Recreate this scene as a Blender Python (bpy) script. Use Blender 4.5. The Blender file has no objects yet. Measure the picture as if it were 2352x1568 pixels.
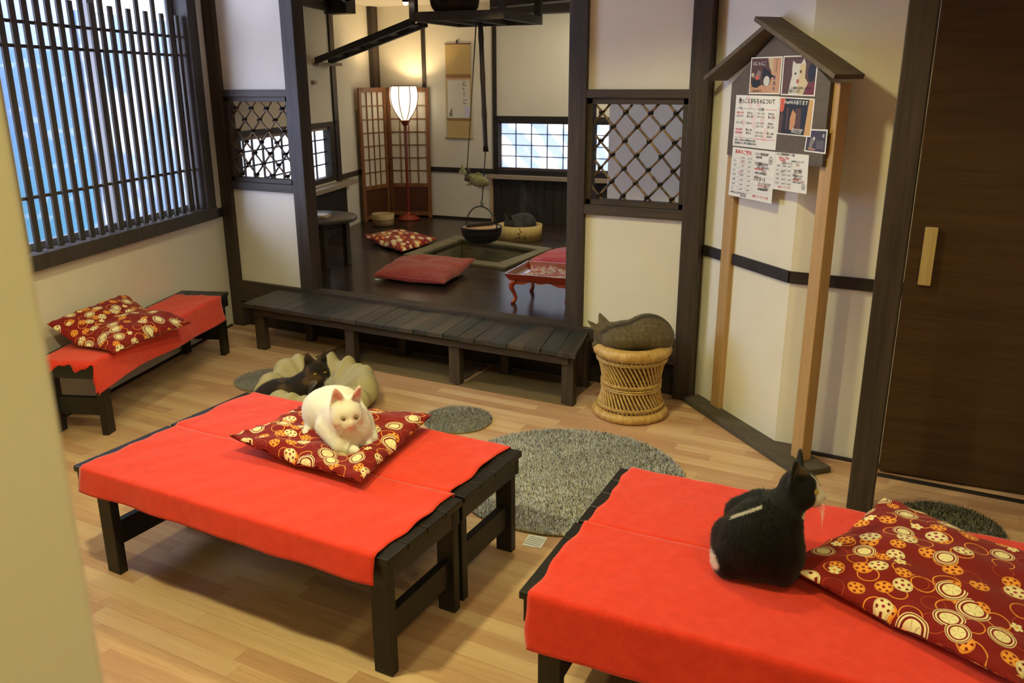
import bpy, math, random
import numpy as np
from mathutils import Vector, Matrix
random.seed(7)
PI = math.pi
sc = bpy.context.scene
COL = sc.collection

# ------------------------------------------------------------------ camera
cam_d = bpy.data.cameras.new('camera')
cam_d.sensor_width = 36.0
cam_d.lens = 1930.0 / 2352.0 * 36.0
cam_d.clip_start = 0.02
cam_d.dof.use_dof = True
cam_d.dof.focus_distance = 3.3
cam_d.dof.aperture_fstop = 6.8
cam = bpy.data.objects.new('camera', cam_d)
COL.objects.link(cam)
CAM_H = 1.65
th, ro, pa = math.radians(16.9), math.radians(-.19), math.radians(-28.03)
upc = Vector((math.sin(ro)*math.cos(th), -math.cos(ro)*math.cos(th), -math.sin(th)))
e1 = upc.cross(Vector((0, 0, 1)))
e1.normalize()
if e1.x < 0: e1 = -e1
e2 = e1.cross(upc)
if e2.z < 0: e2 = -e2
XA = e1*math.cos(pa) + e2*math.sin(pa)
YA = -e1*math.sin(pa) + e2*math.cos(pa)
Rw = Matrix((XA, YA, upc))                       # camera (x right, y down, z forward) -> world
cr, cd, cf = Rw @ Vector((1, 0, 0)), Rw @ Vector((0, 1, 0)), Rw @ Vector((0, 0, 1))
cam.matrix_world = Matrix(((cr.x, -cd.x, -cf.x, 0), (cr.y, -cd.y, -cf.y, 0), (cr.z, -cd.z, -cf.z, CAM_H), (0, 0, 0, 1)))
sc.camera = cam

# ------------------------------------------------------------------ world, lights, exposure
sc.view_settings.view_transform = 'Standard'
sc.view_settings.look = 'None'
sc.view_settings.gamma = 1.0
sc.view_settings.exposure = 0.0
sc.view_settings.use_curve_mapping = False
sc.cycles.use_denoising = True
sc.cycles.max_bounces = 8
sc.cycles.sample_clamp_indirect = 6.0
wd = bpy.data.worlds.new('world')
sc.world = wd
wd.use_nodes = True
wd.node_tree.nodes['Background'].inputs[0].default_value = (.74, .80, 1, 1)
wd.node_tree.nodes['Background'].inputs[1].default_value = 6.5

WARM = (1.0, .92, .42)
# portal that guides the daylight through the lattice window (gives off no light of its own)
pd = bpy.data.lights.new('window_portal', 'AREA'); pd.shape = 'RECTANGLE'; pd.size = 2.6; pd.size_y = 1.5; pd.cycles.is_portal = True
po = bpy.data.objects.new('window_portal', pd); COL.objects.link(po)
po.location = (-4.54+.306*1.42-.952*.16, 4.216-.952*1.42-.306*.16, 1.55)
po.rotation_euler = Vector((.952, .306, 0)).to_track_quat('-Z', 'Z').to_euler()
# added area lamp outside the lattice window, strengthens the daylight indoors
dl = bpy.data.lights.new('daylight_fill', 'AREA'); dl.shape = 'RECTANGLE'; dl.size = 2.4; dl.size_y = 1.5; dl.energy = 255; dl.color = (.66, .72, 1.0)
do = bpy.data.objects.new('daylight_fill', dl); COL.objects.link(do)
do.location = (-5.54, 2.10, 1.75)
do.rotation_euler = (Vector((-2.4, 3.6, 1.0))-Vector((-5.54, 2.10, 1.75))).to_track_quat('-Z', 'Z').to_euler()
def spot(name, loc, aim, power, size=120, blend=.6, radius=.06, color=WARM):
    d = bpy.data.lights.new(name, 'SPOT')
    d.energy = power; d.color = color; d.spot_size = math.radians(size); d.spot_blend = blend; d.shadow_soft_size = radius
    o = bpy.data.objects.new(name, d); COL.objects.link(o)
    o.location = loc
    o.rotation_euler = (Vector(aim)-Vector(loc)).to_track_quat('-Z', 'Y').to_euler()
    return o
# recessed ceiling downlights of the front room, plus an added fill near the camera
spot('downlight_or_fill', (-3.05, 2.75, 2.36), (-2.9, 2.6, 0), 42, 140)
spot('downlight_or_fill', (-1.75, 1.15, 2.36), (-1.75, 1.15, 0), 125, 140)
spot('downlight_or_fill', (-1.30, 2.75, 2.36), (-1.2, 2.9, 0), 52, 142, .4)
spot('downlight_or_fill', (.45, 1.75, 2.36), (.3, 1.8, 0), 28, 136, .35, color=(1, .86, .34))
spot('downlight_or_fill', (.25, -.35, 2.36), (-.5, .1, 0), 34, 125, color=(1, .87, .32))  # fill lamp added to brighten the near wall and foreground floor
# ceiling spots of the raised room, plus an added wide fill
spot('downlight_or_fill', (-2.9, 5.1, 2.36), (-3.2, 5.9, .3), 40, 80, radius=.04)
spot('downlight_or_fill', (-2.6, 6.5, 2.25), (-3.2, 7.2, .9), 50, 165, .8, color=(1, .88, .62))  # wide fill added to lift the dim walls of the raised room
spot('downlight_or_fill', (-3.9, 4.75, 2.36), (-4.2, 5.6, .3), 13, 90, radius=.04, color=(1, .72, .36))

# ------------------------------------------------------------------ node helper
def lin(c):
    c = c/255.0
    return c/12.92 if c <= .04045 else ((c+.055)/1.055)**2.4
def S(r, g, b): return (lin(r), lin(g), lin(b))

class E:
    def __init__(s, nt, sock): s.nt = nt; s.s = sock
    def _m(s, op, *o):
        n = s.nt.nodes.new('ShaderNodeMath'); n.operation = op
        for i, v in enumerate((s,)+o):
            if isinstance(v, E): s.nt.links.new(v.s, n.inputs[i])
            else: n.inputs[i].default_value = v
        return E(s.nt, n.outputs[0])
    def __add__(s, o): return s._m('ADD', o)
    def __radd__(s, o): return s._m('ADD', o)
    def __sub__(s, o): return s._m('SUBTRACT', o)
    def __rsub__(s, o): return (s*-1.0)+o
    def __mul__(s, o): return s._m('MULTIPLY', o)
    def __rmul__(s, o): return s._m('MULTIPLY', o)
    def __truediv__(s, o): return s._m('DIVIDE', o)
    def lt(s, o): return s._m('LESS_THAN', o)
    def gt(s, o): return s._m('GREATER_THAN', o)
    def abs(s): return s._m('ABSOLUTE')
    def sin(s): return s._m('SINE')
    def cos(s): return s._m('COSINE')
    def pow(s, o): return s._m('POWER', o)
    def sqrt(s): return s._m('SQRT')
    def floor(s): return s._m('FLOOR')
    def frac(s): return s._m('FRACT')
    def atan2(s, o): return s._m('ARCTAN2', o)
    def mn(s, o): return s._m('MINIMUM', o)
    def mx(s, o): return s._m('MAXIMUM', o)
    def step(s, a, b):                       # smooth 0..1 between a and b
        n = s.nt.nodes.new('ShaderNodeMapRange'); n.interpolation_type = 'SMOOTHSTEP'
        s.nt.links.new(s.s, n.inputs[0]); n.inputs[1].default_value = a; n.inputs[2].default_value = b
        return E(s.nt, n.outputs[0])

class NT:
    def __init__(s, nt): s.nt = nt
    def new(s, t): return s.nt.nodes.new(t)
    def coord(s, which='Object', scale=(1, 1, 1), rot=(0, 0, 0)):
        n = s.new('ShaderNodeTexCoord'); m = s.new('ShaderNodeMapping')
        s.nt.links.new(n.outputs[which], m.inputs[0]); m.inputs['Scale'].default_value = scale; m.inputs['Rotation'].default_value = rot
        return m.outputs[0]
    def pos(s):
        return s.new('ShaderNodeNewGeometry').outputs['Position']
    def sep(s, v):
        n = s.new('ShaderNodeSeparateXYZ'); s.nt.links.new(v, n.inputs[0]); return [E(s.nt, n.outputs[i]) for i in range(3)]
    def comb(s, x, y, z=0.0):
        n = s.new('ShaderNodeCombineXYZ')
        for i, v in enumerate((x, y, z)):
            if isinstance(v, E): s.nt.links.new(v.s, n.inputs[i])
            else: n.inputs[i].default_value = v
        return n.outputs[0]
    def noise(s, v, scale=5, detail=3, rough=.55):
        n = s.new('ShaderNodeTexNoise'); s.nt.links.new(v, n.inputs['Vector'])
        n.inputs['Scale'].default_value = scale; n.inputs['Detail'].default_value = detail; n.inputs['Roughness'].default_value = rough
        return E(s.nt, n.outputs['Fac'])
    def white(s, v):
        n = s.new('ShaderNodeTexWhiteNoise'); n.noise_dimensions = '3D'; s.nt.links.new(v, n.inputs['Vector']); return E(s.nt, n.outputs['Value'])
    def vor(s, v, scale, rnd=1.0):
        n = s.new('ShaderNodeTexVoronoi'); n.voronoi_dimensions = '2D'; s.nt.links.new(v, n.inputs['Vector'])
        n.inputs['Scale'].default_value = scale; n.inputs['Randomness'].default_value = rnd; return n
    def mix(s, f, a, b):
        n = s.new('ShaderNodeMix'); n.data_type = 'RGBA'
        for i, v in ((0, f), (6, a), (7, b)):
            if isinstance(v, E): s.nt.links.new(v.s, n.inputs[i])
            elif hasattr(v, 'is_output'): s.nt.links.new(v, n.inputs[i])
            elif isinstance(v, (tuple, list)): n.inputs[i].default_value = (*v[:3], 1)
            else: n.inputs[i].default_value = v
        return n.outputs[2]
    def attr(s, name):
        n = s.new('ShaderNodeAttribute'); n.attribute_name = name; return n.outputs['Color']

def mat(name, col=(.5, .5, .5), rough=.6, metal=0.0, spec=.5, fn=None, sheen=0.0, emis=None, estr=0.0, coat=0.0):
    m = bpy.data.materials.new(name); m.use_nodes = True
    nt = m.node_tree; b = nt.nodes['Principled BSDF']
    b.inputs['Base Color'].default_value = (*col, 1)
    b.inputs['Roughness'].default_value = rough; b.inputs['Metallic'].default_value = metal
    b.inputs['Specular IOR Level'].default_value = spec
    b.inputs['Sheen Weight'].default_value = sheen
    b.inputs['Coat Weight'].default_value = coat
    if emis: b.inputs['Emission Color'].default_value = (*emis, 1)
    b.inputs['Emission Strength'].default_value = estr
    if fn:
        r = fn(NT(nt)) or {}
        for k, v in r.items():
            if k == 'bump':
                h, st, di = v
                n = nt.nodes.new('ShaderNodeBump'); n.inputs['Strength'].default_value = st; n.inputs['Distance'].default_value = di
                nt.links.new(h.s, n.inputs['Height']); nt.links.new(n.outputs[0], b.inputs['Normal'])
            else:
                key = {'col': 'Base Color', 'rough': 'Roughness', 'emis': 'Emission Color'}[k]
                nt.links.new(v.s if isinstance(v, E) else v, b.inputs[key])
    return m

def wood(name, c1, c2, axis='z', rough=.55, scale=1.0, bump=.15, spec=.4, coat=0.0):
    def fn(n):
        k = {'x': (1.2, 22, 22), 'y': (22, 1.2, 22), 'z': (22, 22, 1.2)}[axis]
        v = n.coord('Object', tuple(q*scale for q in k))
        a = n.noise(v, 1.0, 5, .6)
        v2 = n.coord('Object', tuple(q*scale*5 for q in k))
        f = n.noise(v2, 1.0, 3, .6)
        g = (a*.7+f*.3).step(.3, .7)
        return {'col': n.mix(g, c1, c2), 'bump': (f, bump, .004)}
    return mat(name, c1, rough, fn=fn, spec=spec, coat=coat)

def plaster_fn(c1, c2):
    def fn(n):
        p = n.pos()
        a = n.noise(p, 2.5, 3); f = n.noise(p, 260, 2)
        return {'col': n.mix(a.step(.3, .7), c1, c2), 'bump': (f, .12, .002)}
    return fn
M = {}
M['plaster'] = mat('cream_plaster', rough=.9, spec=.2, fn=plaster_fn((.80, .76, .66), (.76, .72, .62)))
M['ceiling'] = mat('ceiling_paper', (.78, .75, .68), .9)
M['post'] = wood('dark_post_wood', (.028, .020, .015), (.066, .048, .035), 'z')
M['beam'] = wood('dark_beam_wood', (.028, .020, .015), (.070, .051, .036), 'x')
M['beamd'] = wood('black_trim_wood', (.016, .012, .010), (.032, .024, .02), 'x')
M['postd'] = wood('black_trim_wood_upright', (.016, .012, .010), (.032, .024, .02), 'z')
M['slatw'] = wood('lattice_wood', (.040, .034, .029), (.065, .056, .048), 'z', rough=.6)
M['benchx'] = wood('black_bench_wood', (.0075, .0065, .006), (.014, .012, .011), 'x', rough=.36, bump=.05)
M['benchz'] = wood('black_bench_wood_upright', (.0075, .0065, .006), (.014, .012, .011), 'z', rough=.5, bump=.06)
M['pine'] = wood('pale_pine', (.42, .25, .10), (.52, .33, .15), 'z', rough=.5, bump=.05)
M['handle'] = wood('handle_pine', (.45, .32, .11), (.62, .47, .2), 'z', rough=.5, bump=.05, scale=1.6)
M['greyw'] = wood('weathered_plank', (.06, .05, .04), (.11, .09, .07), 'x', rough=.7)
M['greyboard'] = wood('grey_notice_board', (.105, .085, .075), (.135, .112, .1), 'x', rough=.75, bump=.04)
M['roofw'] = wood('roof_plank', (.085, .062, .042), (.14, .105, .072), 'x', rough=.7)
M['shelfw'] = wood('pale_shelf_wood', (.30, .24, .18), (.40, .33, .25), 'x', rough=.5, bump=.05)
M['hearthw'] = wood('hearth_wood', (.10, .085, .045), (.20, .17, .10), 'x', rough=.65)
M['door'] = None
def door_fn(n):
    v = n.coord('Object', (1.0, 6, 16)); a = n.noise(v, 1.0, 5, .6); f = n.noise(n.coord('Object', (3, 20, 110)), 1.0, 3)
    return {'col': n.mix((a*.6+f*.4).step(.3, .7), (.044, .021, .008), (.080, .040, .016)), 'bump': (f, .08, .002)}
M['door'] = mat('brown_door', rough=.5, spec=.35, fn=door_fn)

def floor_fn(n):
    x, y, z = n.sep(n.pos())
    W, L = .068, .62
    row = (y/W).floor()
    r1 = n.white(n.comb(row, 3.0))
    u = x/L + r1*3.7
    cell = u.floor()
    r = n.white(n.comb(cell, row))
    v = n.comb(x*1.6+r*40, y*26+r*17, 0.0)
    g = n.noise(v, 1.0, 5, .6); f = n.noise(n.comb(x*6+r*9, y*150), 1.0, 2)
    c = n.mix((g*.65+f*.35).step(.3, .7), (.53, .325, .18), (.74, .50, .30))
    c = n.mix(r.step(.15, 1.0)*.52, c, (.42, .205, .12))
    c = n.mix((1.0-r).step(.6, 1.0)*.5, c, (.72, .53, .34))
    ly = (y/W).frac(); lx = u.frac()
    big = (y/(W*3)).frac()
    gap = ly.lt(.012)*.25 + lx.lt(.003)*.35 + big.lt(.006)*.5
    c = n.mix(gap.mn(.8), c, (.16, .085, .04))
    return {'col': c, 'bump': (f, .03, .001)}
M['floor'] = mat('laminate_floor', rough=.38, spec=.45, fn=floor_fn)
def rfloor_fn(n):
    x, y, z = n.sep(n.pos())
    g = (y/.0145).frac(); grv = ((g-.5).abs()*2).step(.72, .95)
    r = n.white(n.comb((y/.087).floor(), 1.0))
    a = n.noise(n.comb(x*2+r*30, y*40), 1.0, 4)
    c = n.mix((a*.6+r*.4).step(.25, .75), (.022, .013, .010), (.052, .031, .023))
    c = n.mix(grv*.5, c, (.008, .005, .004))
    return {'col': c, 'bump': (1.0-grv, .6, .002)}
M['rfloor'] = mat('dark_grooved_boards', rough=.22, spec=.5, fn=rfloor_fn)
def deck_fn(n):
    x, y, z = n.sep(n.pos())
    i = (x/.1022+.3).floor()
    r = n.white(n.comb(i, 5.0))
    a = n.noise(n.comb(x*26+r*30, y*2.2+r*7, z*20), 1.0, 5, .6); f = n.noise(n.comb(x*120, y*6, z*60), 1.0, 3)
    c = n.mix((a*.7+f*.3).step(.3, .7), (.019, .016, .014), (.060, .051, .044))
    c = n.mix(r.step(.55, 1.0)*.7, n.mix((1.0-r).step(.6, 1.0)*.7, c, (.075, .062, .050)), (.022, .032, .036))
    return {'col': c, 'bump': (f, .2, .002)}
M['deck'] = mat('weathered_dark_deck', rough=.42, spec=.5, fn=deck_fn)
def cloth_fn(n):
    p = n.pos(); f = n.noise(p, 420, 2); g = n.noise(p, 30, 3)
    return {'col': n.mix((g*.5+f*.5).step(.3, .7), (.68, .034, .015), (.80, .052, .024)), 'bump': (f, .35, .002)}
M['red'] = mat('red_felt', rough=.95, spec=.15, fn=cloth_fn, sheen=.25)
M['black'] = mat('black_iron', (.012, .012, .012), .5, spec=.4)
M['ironw'] = mat('black_wood_lid', (.03, .022, .018), .6)
M['white_paper'] = mat('paper', (.80, .80, .80), .7)
M['lacquer'] = mat('red_lacquer', (.20, .022, .010), .18, spec=.6, coat=.5)
M['lacq2'] = mat('vermilion_lacquer', (.30, .035, .012), .18, spec=.6, coat=.5)

# ------------------------------------------------------------------ mesh helper
class MB:
    def __init__(s): s.v = []; s.f = []; s.m = []; s.uv = None; s.sm = []
    def add(s, vs, fs, mi=0, smooth=False):
        o = len(s.v); s.v.extend([tuple(map(float, q)) for q in vs])
        for f in fs: s.f.append(tuple(o+i for i in f)); s.m.append(mi); s.sm.append(smooth)
        return s
    def box(s, c, size, rot=None, mi=0):
        x, y, z = (q/2 for q in size)
        vs = [Vector((sx*x, sy*y, sz*z)) for sz in (-1, 1) for sy in (-1, 1) for sx in (-1, 1)]
        if rot is not None: vs = [rot @ v for v in vs]
        vs = [v+Vector(c) for v in vs]
        return s.add(vs, [(0, 2, 3, 1), (4, 5, 7, 6), (0, 1, 5, 4), (2, 6, 7, 3), (0, 4, 6, 2), (1, 3, 7, 5)], mi)
    def bb(s, p, q, mi=0):
        p, q = Vector(p), Vector(q)
        return s.box((p+q)/2, [abs(a) for a in (q-p)], None, mi)
    def hull8(s, bot, top, mi=0):             # 4 bottom corners + 4 top corners, same winding (ccw seen from above)
        return s.add(list(bot)+list(top), [(3, 2, 1, 0), (4, 5, 6, 7), (0, 1, 5, 4), (1, 2, 6, 5), (2, 3, 7, 6), (3, 0, 4, 7)], mi)
    def bar(s, a, b, w, h, up=(0, 0, 1), mi=0):   # box from a to b, width w (side), height h (along up)
        a, b = Vector(a), Vector(b); d = (b-a); L = d.length; d.normalize()
        sd = d.cross(Vector(up)); sd.normalize(); u = sd.cross(d)
        rot = Matrix((d, sd, u)).transposed()
        return s.box((a+b)/2, (L, w, h), rot, mi)
    def tube(s, pts, r, n=8, closed=False, mi=0, smooth=True, caps=True):
        pts = [Vector(p) for p in pts]; k = len(pts)
        rs = r if isinstance(r, (list, tuple)) else [r]*k
        ring = []; ref = None
        for i, p in enumerate(pts):
            if closed: t = pts[(i+1) % k]-pts[i-1]
            else: t = pts[min(i+1, k-1)]-pts[max(i-1, 0)]
            t.normalize()
            if ref is None:
                ref = Vector((0, 0, 1)) if abs(t.z) < .9 else Vector((1, 0, 0))
                ref = (ref-t*ref.dot(t)).normalized()
            else:
                ref = (ref-t*ref.dot(t)).normalized()
            b = t.cross(ref)
            ring.append([p+(ref*math.cos(2*PI*j/n)+b*math.sin(2*PI*j/n))*rs[i] for j in range(n)])
        vs = [q for rg in ring for q in rg]; fs = []
        for i in range(k if closed else k-1):
            a, b2 = i*n, ((i+1) % k)*n
            for j in range(n): fs.append((a+j, a+(j+1) % n, b2+(j+1) % n, b2+j))
        if caps and not closed: fs += [tuple(reversed(range(n))), tuple(range((k-1)*n, k*n))]
        return s.add(vs, fs, mi, smooth)
    def lathe(s, prof, c=(0, 0, 0), n=32, mi=0, smooth=True, cap0=False, cap1=False, mis=None):
        c = Vector(c); vs = []; fs = []
        for r, z in prof:
            for j in range(n): vs.append(c+Vector((r*math.cos(2*PI*j/n), r*math.sin(2*PI*j/n), z)))
        o = len(s.v); s.v.extend([tuple(v) for v in vs])
        for i in range(len(prof)-1):
            for j in range(n):
                s.f.append((o+i*n+j, o+i*n+(j+1) % n, o+(i+1)*n+(j+1) % n, o+(i+1)*n+j)); s.m.append(mis[i] if mis else mi); s.sm.append(smooth)
        if cap0: s.f.append(tuple(o+j for j in reversed(range(n)))); s.m.append(mi); s.sm.append(False)
        if cap1: s.f.append(tuple(o+(len(prof)-1)*n+j for j in range(n))); s.m.append(mi); s.sm.append(False)
        return s
    def prism(s, poly, d, mi=0):              # planar polygon (3D points) extruded by vector d
        n = len(poly); d = Vector(d); poly = [Vector(p) for p in poly]
        vs = poly+[p+d for p in poly]
        return s.add(vs, [tuple(reversed(range(n))), tuple(range(n, 2*n))]+[(i, (i+1) % n, n+(i+1) % n, n+i) for i in range(n)], mi)
    def grid(s, fn, nu, nv, mi=0, smooth=True, uvfn=None):
        vs = [fn(i/nu, j/nv) for j in range(nv+1) for i in range(nu+1)]
        fs = [(j*(nu+1)+i, j*(nu+1)+i+1, (j+1)*(nu+1)+i+1, (j+1)*(nu+1)+i) for j in range(nv) for i in range(nu)]
        return s.add(vs, fs, mi, smooth)

def mesh_obj(name, mb, mats, parent=None, bevel=0.0, fixn=True, solid=0.0):
    me = bpy.data.meshes.new(name)
    v = mb.v
    if parent is not None:
        inv = WM[parent.name].inverted()
        v = [tuple(inv @ Vector(q)) for q in v]
    me.from_pydata(v, [], mb.f)
    if not isinstance(mats, (list, tuple)): mats = [mats]
    for m in mats: me.materials.append(m)
    me.polygons.foreach_set('material_index', mb.m); me.polygons.foreach_set('use_smooth', mb.sm)
    me.update()
    o = bpy.data.objects.new(name, me); COL.objects.link(o)
    if parent is not None:
        o.parent = parent
        WM[o.name] = WM[parent.name]
    else: WM[o.name] = Matrix.Identity(4)
    if fixn:
        import bmesh
        bm = bmesh.new(); bm.from_mesh(me); bmesh.ops.recalc_face_normals(bm, faces=bm.faces[:]); bm.to_mesh(me); bm.free()
    if solid:
        md = o.modifiers.new('solid', 'SOLIDIFY'); md.thickness = solid; md.offset = 0
    if bevel:
        md = o.modifiers.new('bevel', 'BEVEL'); md.width = bevel; md.segments = 2; md.limit_method = 'ANGLE'; md.angle_limit = math.radians(40)
    return o
WM = {}
def tag(o, label=None, cat=None, group=None, kind=None):
    if label: o['label'] = label
    if cat: o['category'] = cat
    if group: o['group'] = group
    if kind: o['kind'] = kind
    return o
def thing(name, label, cat, loc, rz=0.0, group=None, kind=None):
    o = bpy.data.objects.new(name, None); COL.objects.link(o)
    o.empty_display_size = .1
    o.location = loc; o.rotation_euler = (0, 0, rz)
    WM[o.name] = Matrix.Translation(Vector(loc)) @ Matrix.Rotation(rz, 4, 'Z')
    return tag(o, label, cat, group, kind)
def struct(name, mb, m, label, cat, bevel=0.0, parent=None):
    o = mesh_obj(name, mb, m, parent, bevel)
    return tag(o, label, cat, None, 'structure')
def dup(root, loc, rz=None, label=None):
    def cp(o, par):
        c = o.copy(); COL.objects.link(c)
        if par is not None: c.parent = par
        for ch in [q for q in kids.get(o.name, [])]: cp(ch, c)
        return c
    kids = {}
    for o in bpy.data.objects:
        if o.parent: kids.setdefault(o.parent.name, []).append(o)
    r = cp(root, None)
    r.location = loc
    if rz is not None: r.rotation_euler = (0, 0, rz)
    if label: r['label'] = label
    WM[r.name] = Matrix.Translation(Vector(loc)) @ Matrix.Rotation(r.rotation_euler.z, 4, 'Z')
    return r
# ================================================================== THE SETTING
L0, LD, LN = Vector((-4.54, 4.216, 0)), Vector((-.306, .952, 0)), Vector((.952, .306, 0))
def LP(s, o, z): return L0+LD*s+LN*o+Vector((0, 0, z))
def lbox(m, s0, s1, o0, o1, z0, z1, mi=0):
    b = [LP(s0, o1, z0), LP(s0, o0, z0), LP(s1, o0, z0), LP(s1, o1, z0)]
    t = [LP(s0, o1, z1), LP(s0, o0, z1), LP(s1, o0, z1), LP(s1, o1, z1)]
    return m.hull8(b, t, mi)
B0, BD = Vector((-4.835, 7.451, 0)), Vector((.9970, .0770, 0))
BN = Vector((.0770, -.9970, 0))
def BP(s, o, z): return B0+BD*s+BN*o+Vector((0, 0, z))
def bbox(m, s0, s1, o0, o1, z0, z1, mi=0):
    b = [BP(s0, o1, z0), BP(s1, o1, z0), BP(s1, o0, z0), BP(s0, o0, z0)]
    t = [BP(s0, o1, z1), BP(s1, o1, z1), BP(s1, o0, z1), BP(s0, o0, z1)]
    return m.hull8(b, t, mi)
CEIL = 2.42
ZF = .33                                             # raised floor
struct('floor', MB().bb((-6.5, -1.6, -.06), (2.2, 8.1, 0)), M['floor'], 'pale brown wood laminate floor of the front room', 'floor')
struct('ceiling', MB().bb((-6.6, -1.7, CEIL), (2.3, 8.2, CEIL+.08)), M['ceiling'], 'cream ceiling above the raised room', 'ceiling')
m = MB()
lbox(m, -6.2, -2.75, -.12, 0, 0, CEIL); lbox(m, -2.75, -.13, -.12, 0, 0, .80); lbox(m, -2.75, -.13, -.12, 0, 2.33, CEIL)
lbox(m, -.13, .30, -.12, 0, 0, CEIL); lbox(m, .30, 2.12, -.12, 0, 0, .83); lbox(m, .30, 2.12, -.12, 0, 1.33, CEIL); lbox(m, 2.12, 3.55, -.12, 0, 0, CEIL)
struct('wall_left', m, M['plaster'], 'cream plaster wall on the window side', 'wall')
m = MB()
bbox(m, -.80, .69, -.12, 0, 0, CEIL); bbox(m, .69, 1.90, -.12, 0, 0, .85); bbox(m, .69, 1.90, -.12, 0, 1.32, CEIL); bbox(m, 1.90, 3.4, -.12, 0, 0, CEIL)
struct('wall_back', m, M['plaster'], 'cream plaster back wall of the raised room', 'wall')
M['plaster2'] = M['plaster']
m = MB().bb((-2.137, 5.4, ZF), (-.95, 5.5, CEIL)).bb((-1.55, 5.5, 0), (-1.45, 7.9, CEIL)).bb((-1.05, 4.3, ZF), (-.95, 5.4, CEIL))
struct('wall_inner', m, M['plaster'], 'pale plaster wall seen through the bamboo lattice by the sign', 'wall')
struct('wall_panel_left', MB().bb((-4.45, 4.27, .33), (-3.87, 4.31, .98)).bb((-4.45, 4.27, 1.632), (-3.87, 4.31, CEIL)), M['plaster'], 'cream plaster panels between the two posts by the window', 'wall')
struct('wall_panel_right', MB().bb((-1.82, 4.27, .33), (-1.25, 4.31, .98)).bb((-1.82, 4.27, 1.632), (-1.25, 4.31, CEIL)), M['plaster'], 'cream plaster panels behind the rattan stool', 'wall')
K1, K2, K3 = Vector((-1.16, 4.328, 0)), Vector((-.632, 3.847, 0)), Vector((-.05, 3.832, 0))
def segbox(m, a, b, back, z0, z1, off=0.0, mi=0):
    d = (b-a).normalized(); n = Vector((-d.y, d.x, 0))      # n points behind the wall
    if n.y < 0: n = -n
    a0, b0 = a-n*off, b-n*off
    q = [a0, b0, b0+n*back, a0+n*back]
    z = Vector((0, 0, 1))
    return m.hull8([p+z*z0 for p in q], [p+z*z1 for p in q], mi)
m = MB(); segbox(m, K1-(K2-K1)*.1, K2, .1, 0, CEIL); segbox(m, K2, K3+Vector((2.0, .0, 0)), .1, 0, CEIL)
struct('wall_right', m, M['plaster'], 'cream plaster wall with a corner behind the notice board', 'wall')
struct('wall_near', MB().bb((-.56, -1.5, 0), (-.424, .265, CEIL)), M['plaster'], 'out of focus cream wall end at the near left', 'wall', .004)
struct('wall_far_right', MB().bb((1.75, -1.5, 0), (1.85, 3.9, CEIL)), M['plaster'], 'cream wall beyond the sliding door', 'wall')
struct('wall_behind', MB().bb((-3.6, -1.6, 0), (1.85, -1.5, CEIL)), M['plaster'], 'cream wall facing the raised room', 'wall')

# raised floor with the hearth opening
HO = [Vector(p) for p in ((-3.93, 5.505, ZF), (-2.953, 5.44, ZF), (-2.975, 6.31, ZF), (-4.02, 6.49, ZF))]
HI = [Vector(p) for p in ((-3.82, 5.61, ZF), (-3.085, 5.575, ZF), (-3.055, 6.205, ZF), (-3.884, 6.345, ZF))]
O = [Vector(p) for p in ((-4.62, 4.30, ZF), (-1.2, 4.30, ZF), (-1.2, 7.9, ZF), (-5.75, 7.45, ZF))]
m = MB()
for i in range(4):
    j = (i+1) % 4
    m.prism([O[i], O[j], HI[j], HI[i]], (0, 0, -.03))
struct('floor_raised', m, M['rfloor'], 'dark grooved board floor of the raised room', 'floor')
struct('trim_1', MB().bb((-4.46, 4.235, .195), (-1.25, 4.33, .336)), M['beam'], 'dark sill beam along the front edge of the raised floor', 'beam', .003)
struct('trim_2', MB().bb((-4.46, 4.30, 0), (-1.17, 4.34, .195)), M['beamd'], 'dark riser board below the raised floor', 'board')
def post(i, p, q, label, mt='post'): return struct('trim_%d' % i, MB().bb(p, q), M[mt], label, 'post', .004)
post(3, (-4.552, 4.24, 0), (-4.448, 4.345, CEIL), 'dark wooden post in the corner by the lattice window')
post(4, (-3.882, 4.24, .315), (-3.778, 4.345, CEIL), 'dark wooden pillar on the window side of the raised room opening')
post(5, (-1.915, 4.24, .315), (-1.812, 4.345, CEIL), 'dark wooden pillar on the stool side of the raised room opening')
post(6, (-1.262, 4.24, 0), (-1.164, 4.345, CEIL), 'thick dark wooden post right behind the rattan stool')
post(7, (-.246, 3.335, 0), (-.152, 3.43, CEIL), 'dark wooden post in front of the sliding door')
n = 8
for nm, xa, xb in (('beside the lattice window', -4.45, -3.88), ('above the rattan stool', -1.814, -1.26)):
    struct('trim_%d' % n, MB().bb((xa, 4.243, 1.588), (xb, 4.335, 1.632)), M['beam'], 'dark beam over the bamboo lattice '+nm, 'beam', .003); n += 1
    struct('trim_%d' % n, MB().bb((xa, 4.243, .98), (xb, 4.335, 1.033)), M['beam'], 'dark beam under the bamboo lattice '+nm, 'beam', .003); n += 1
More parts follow.
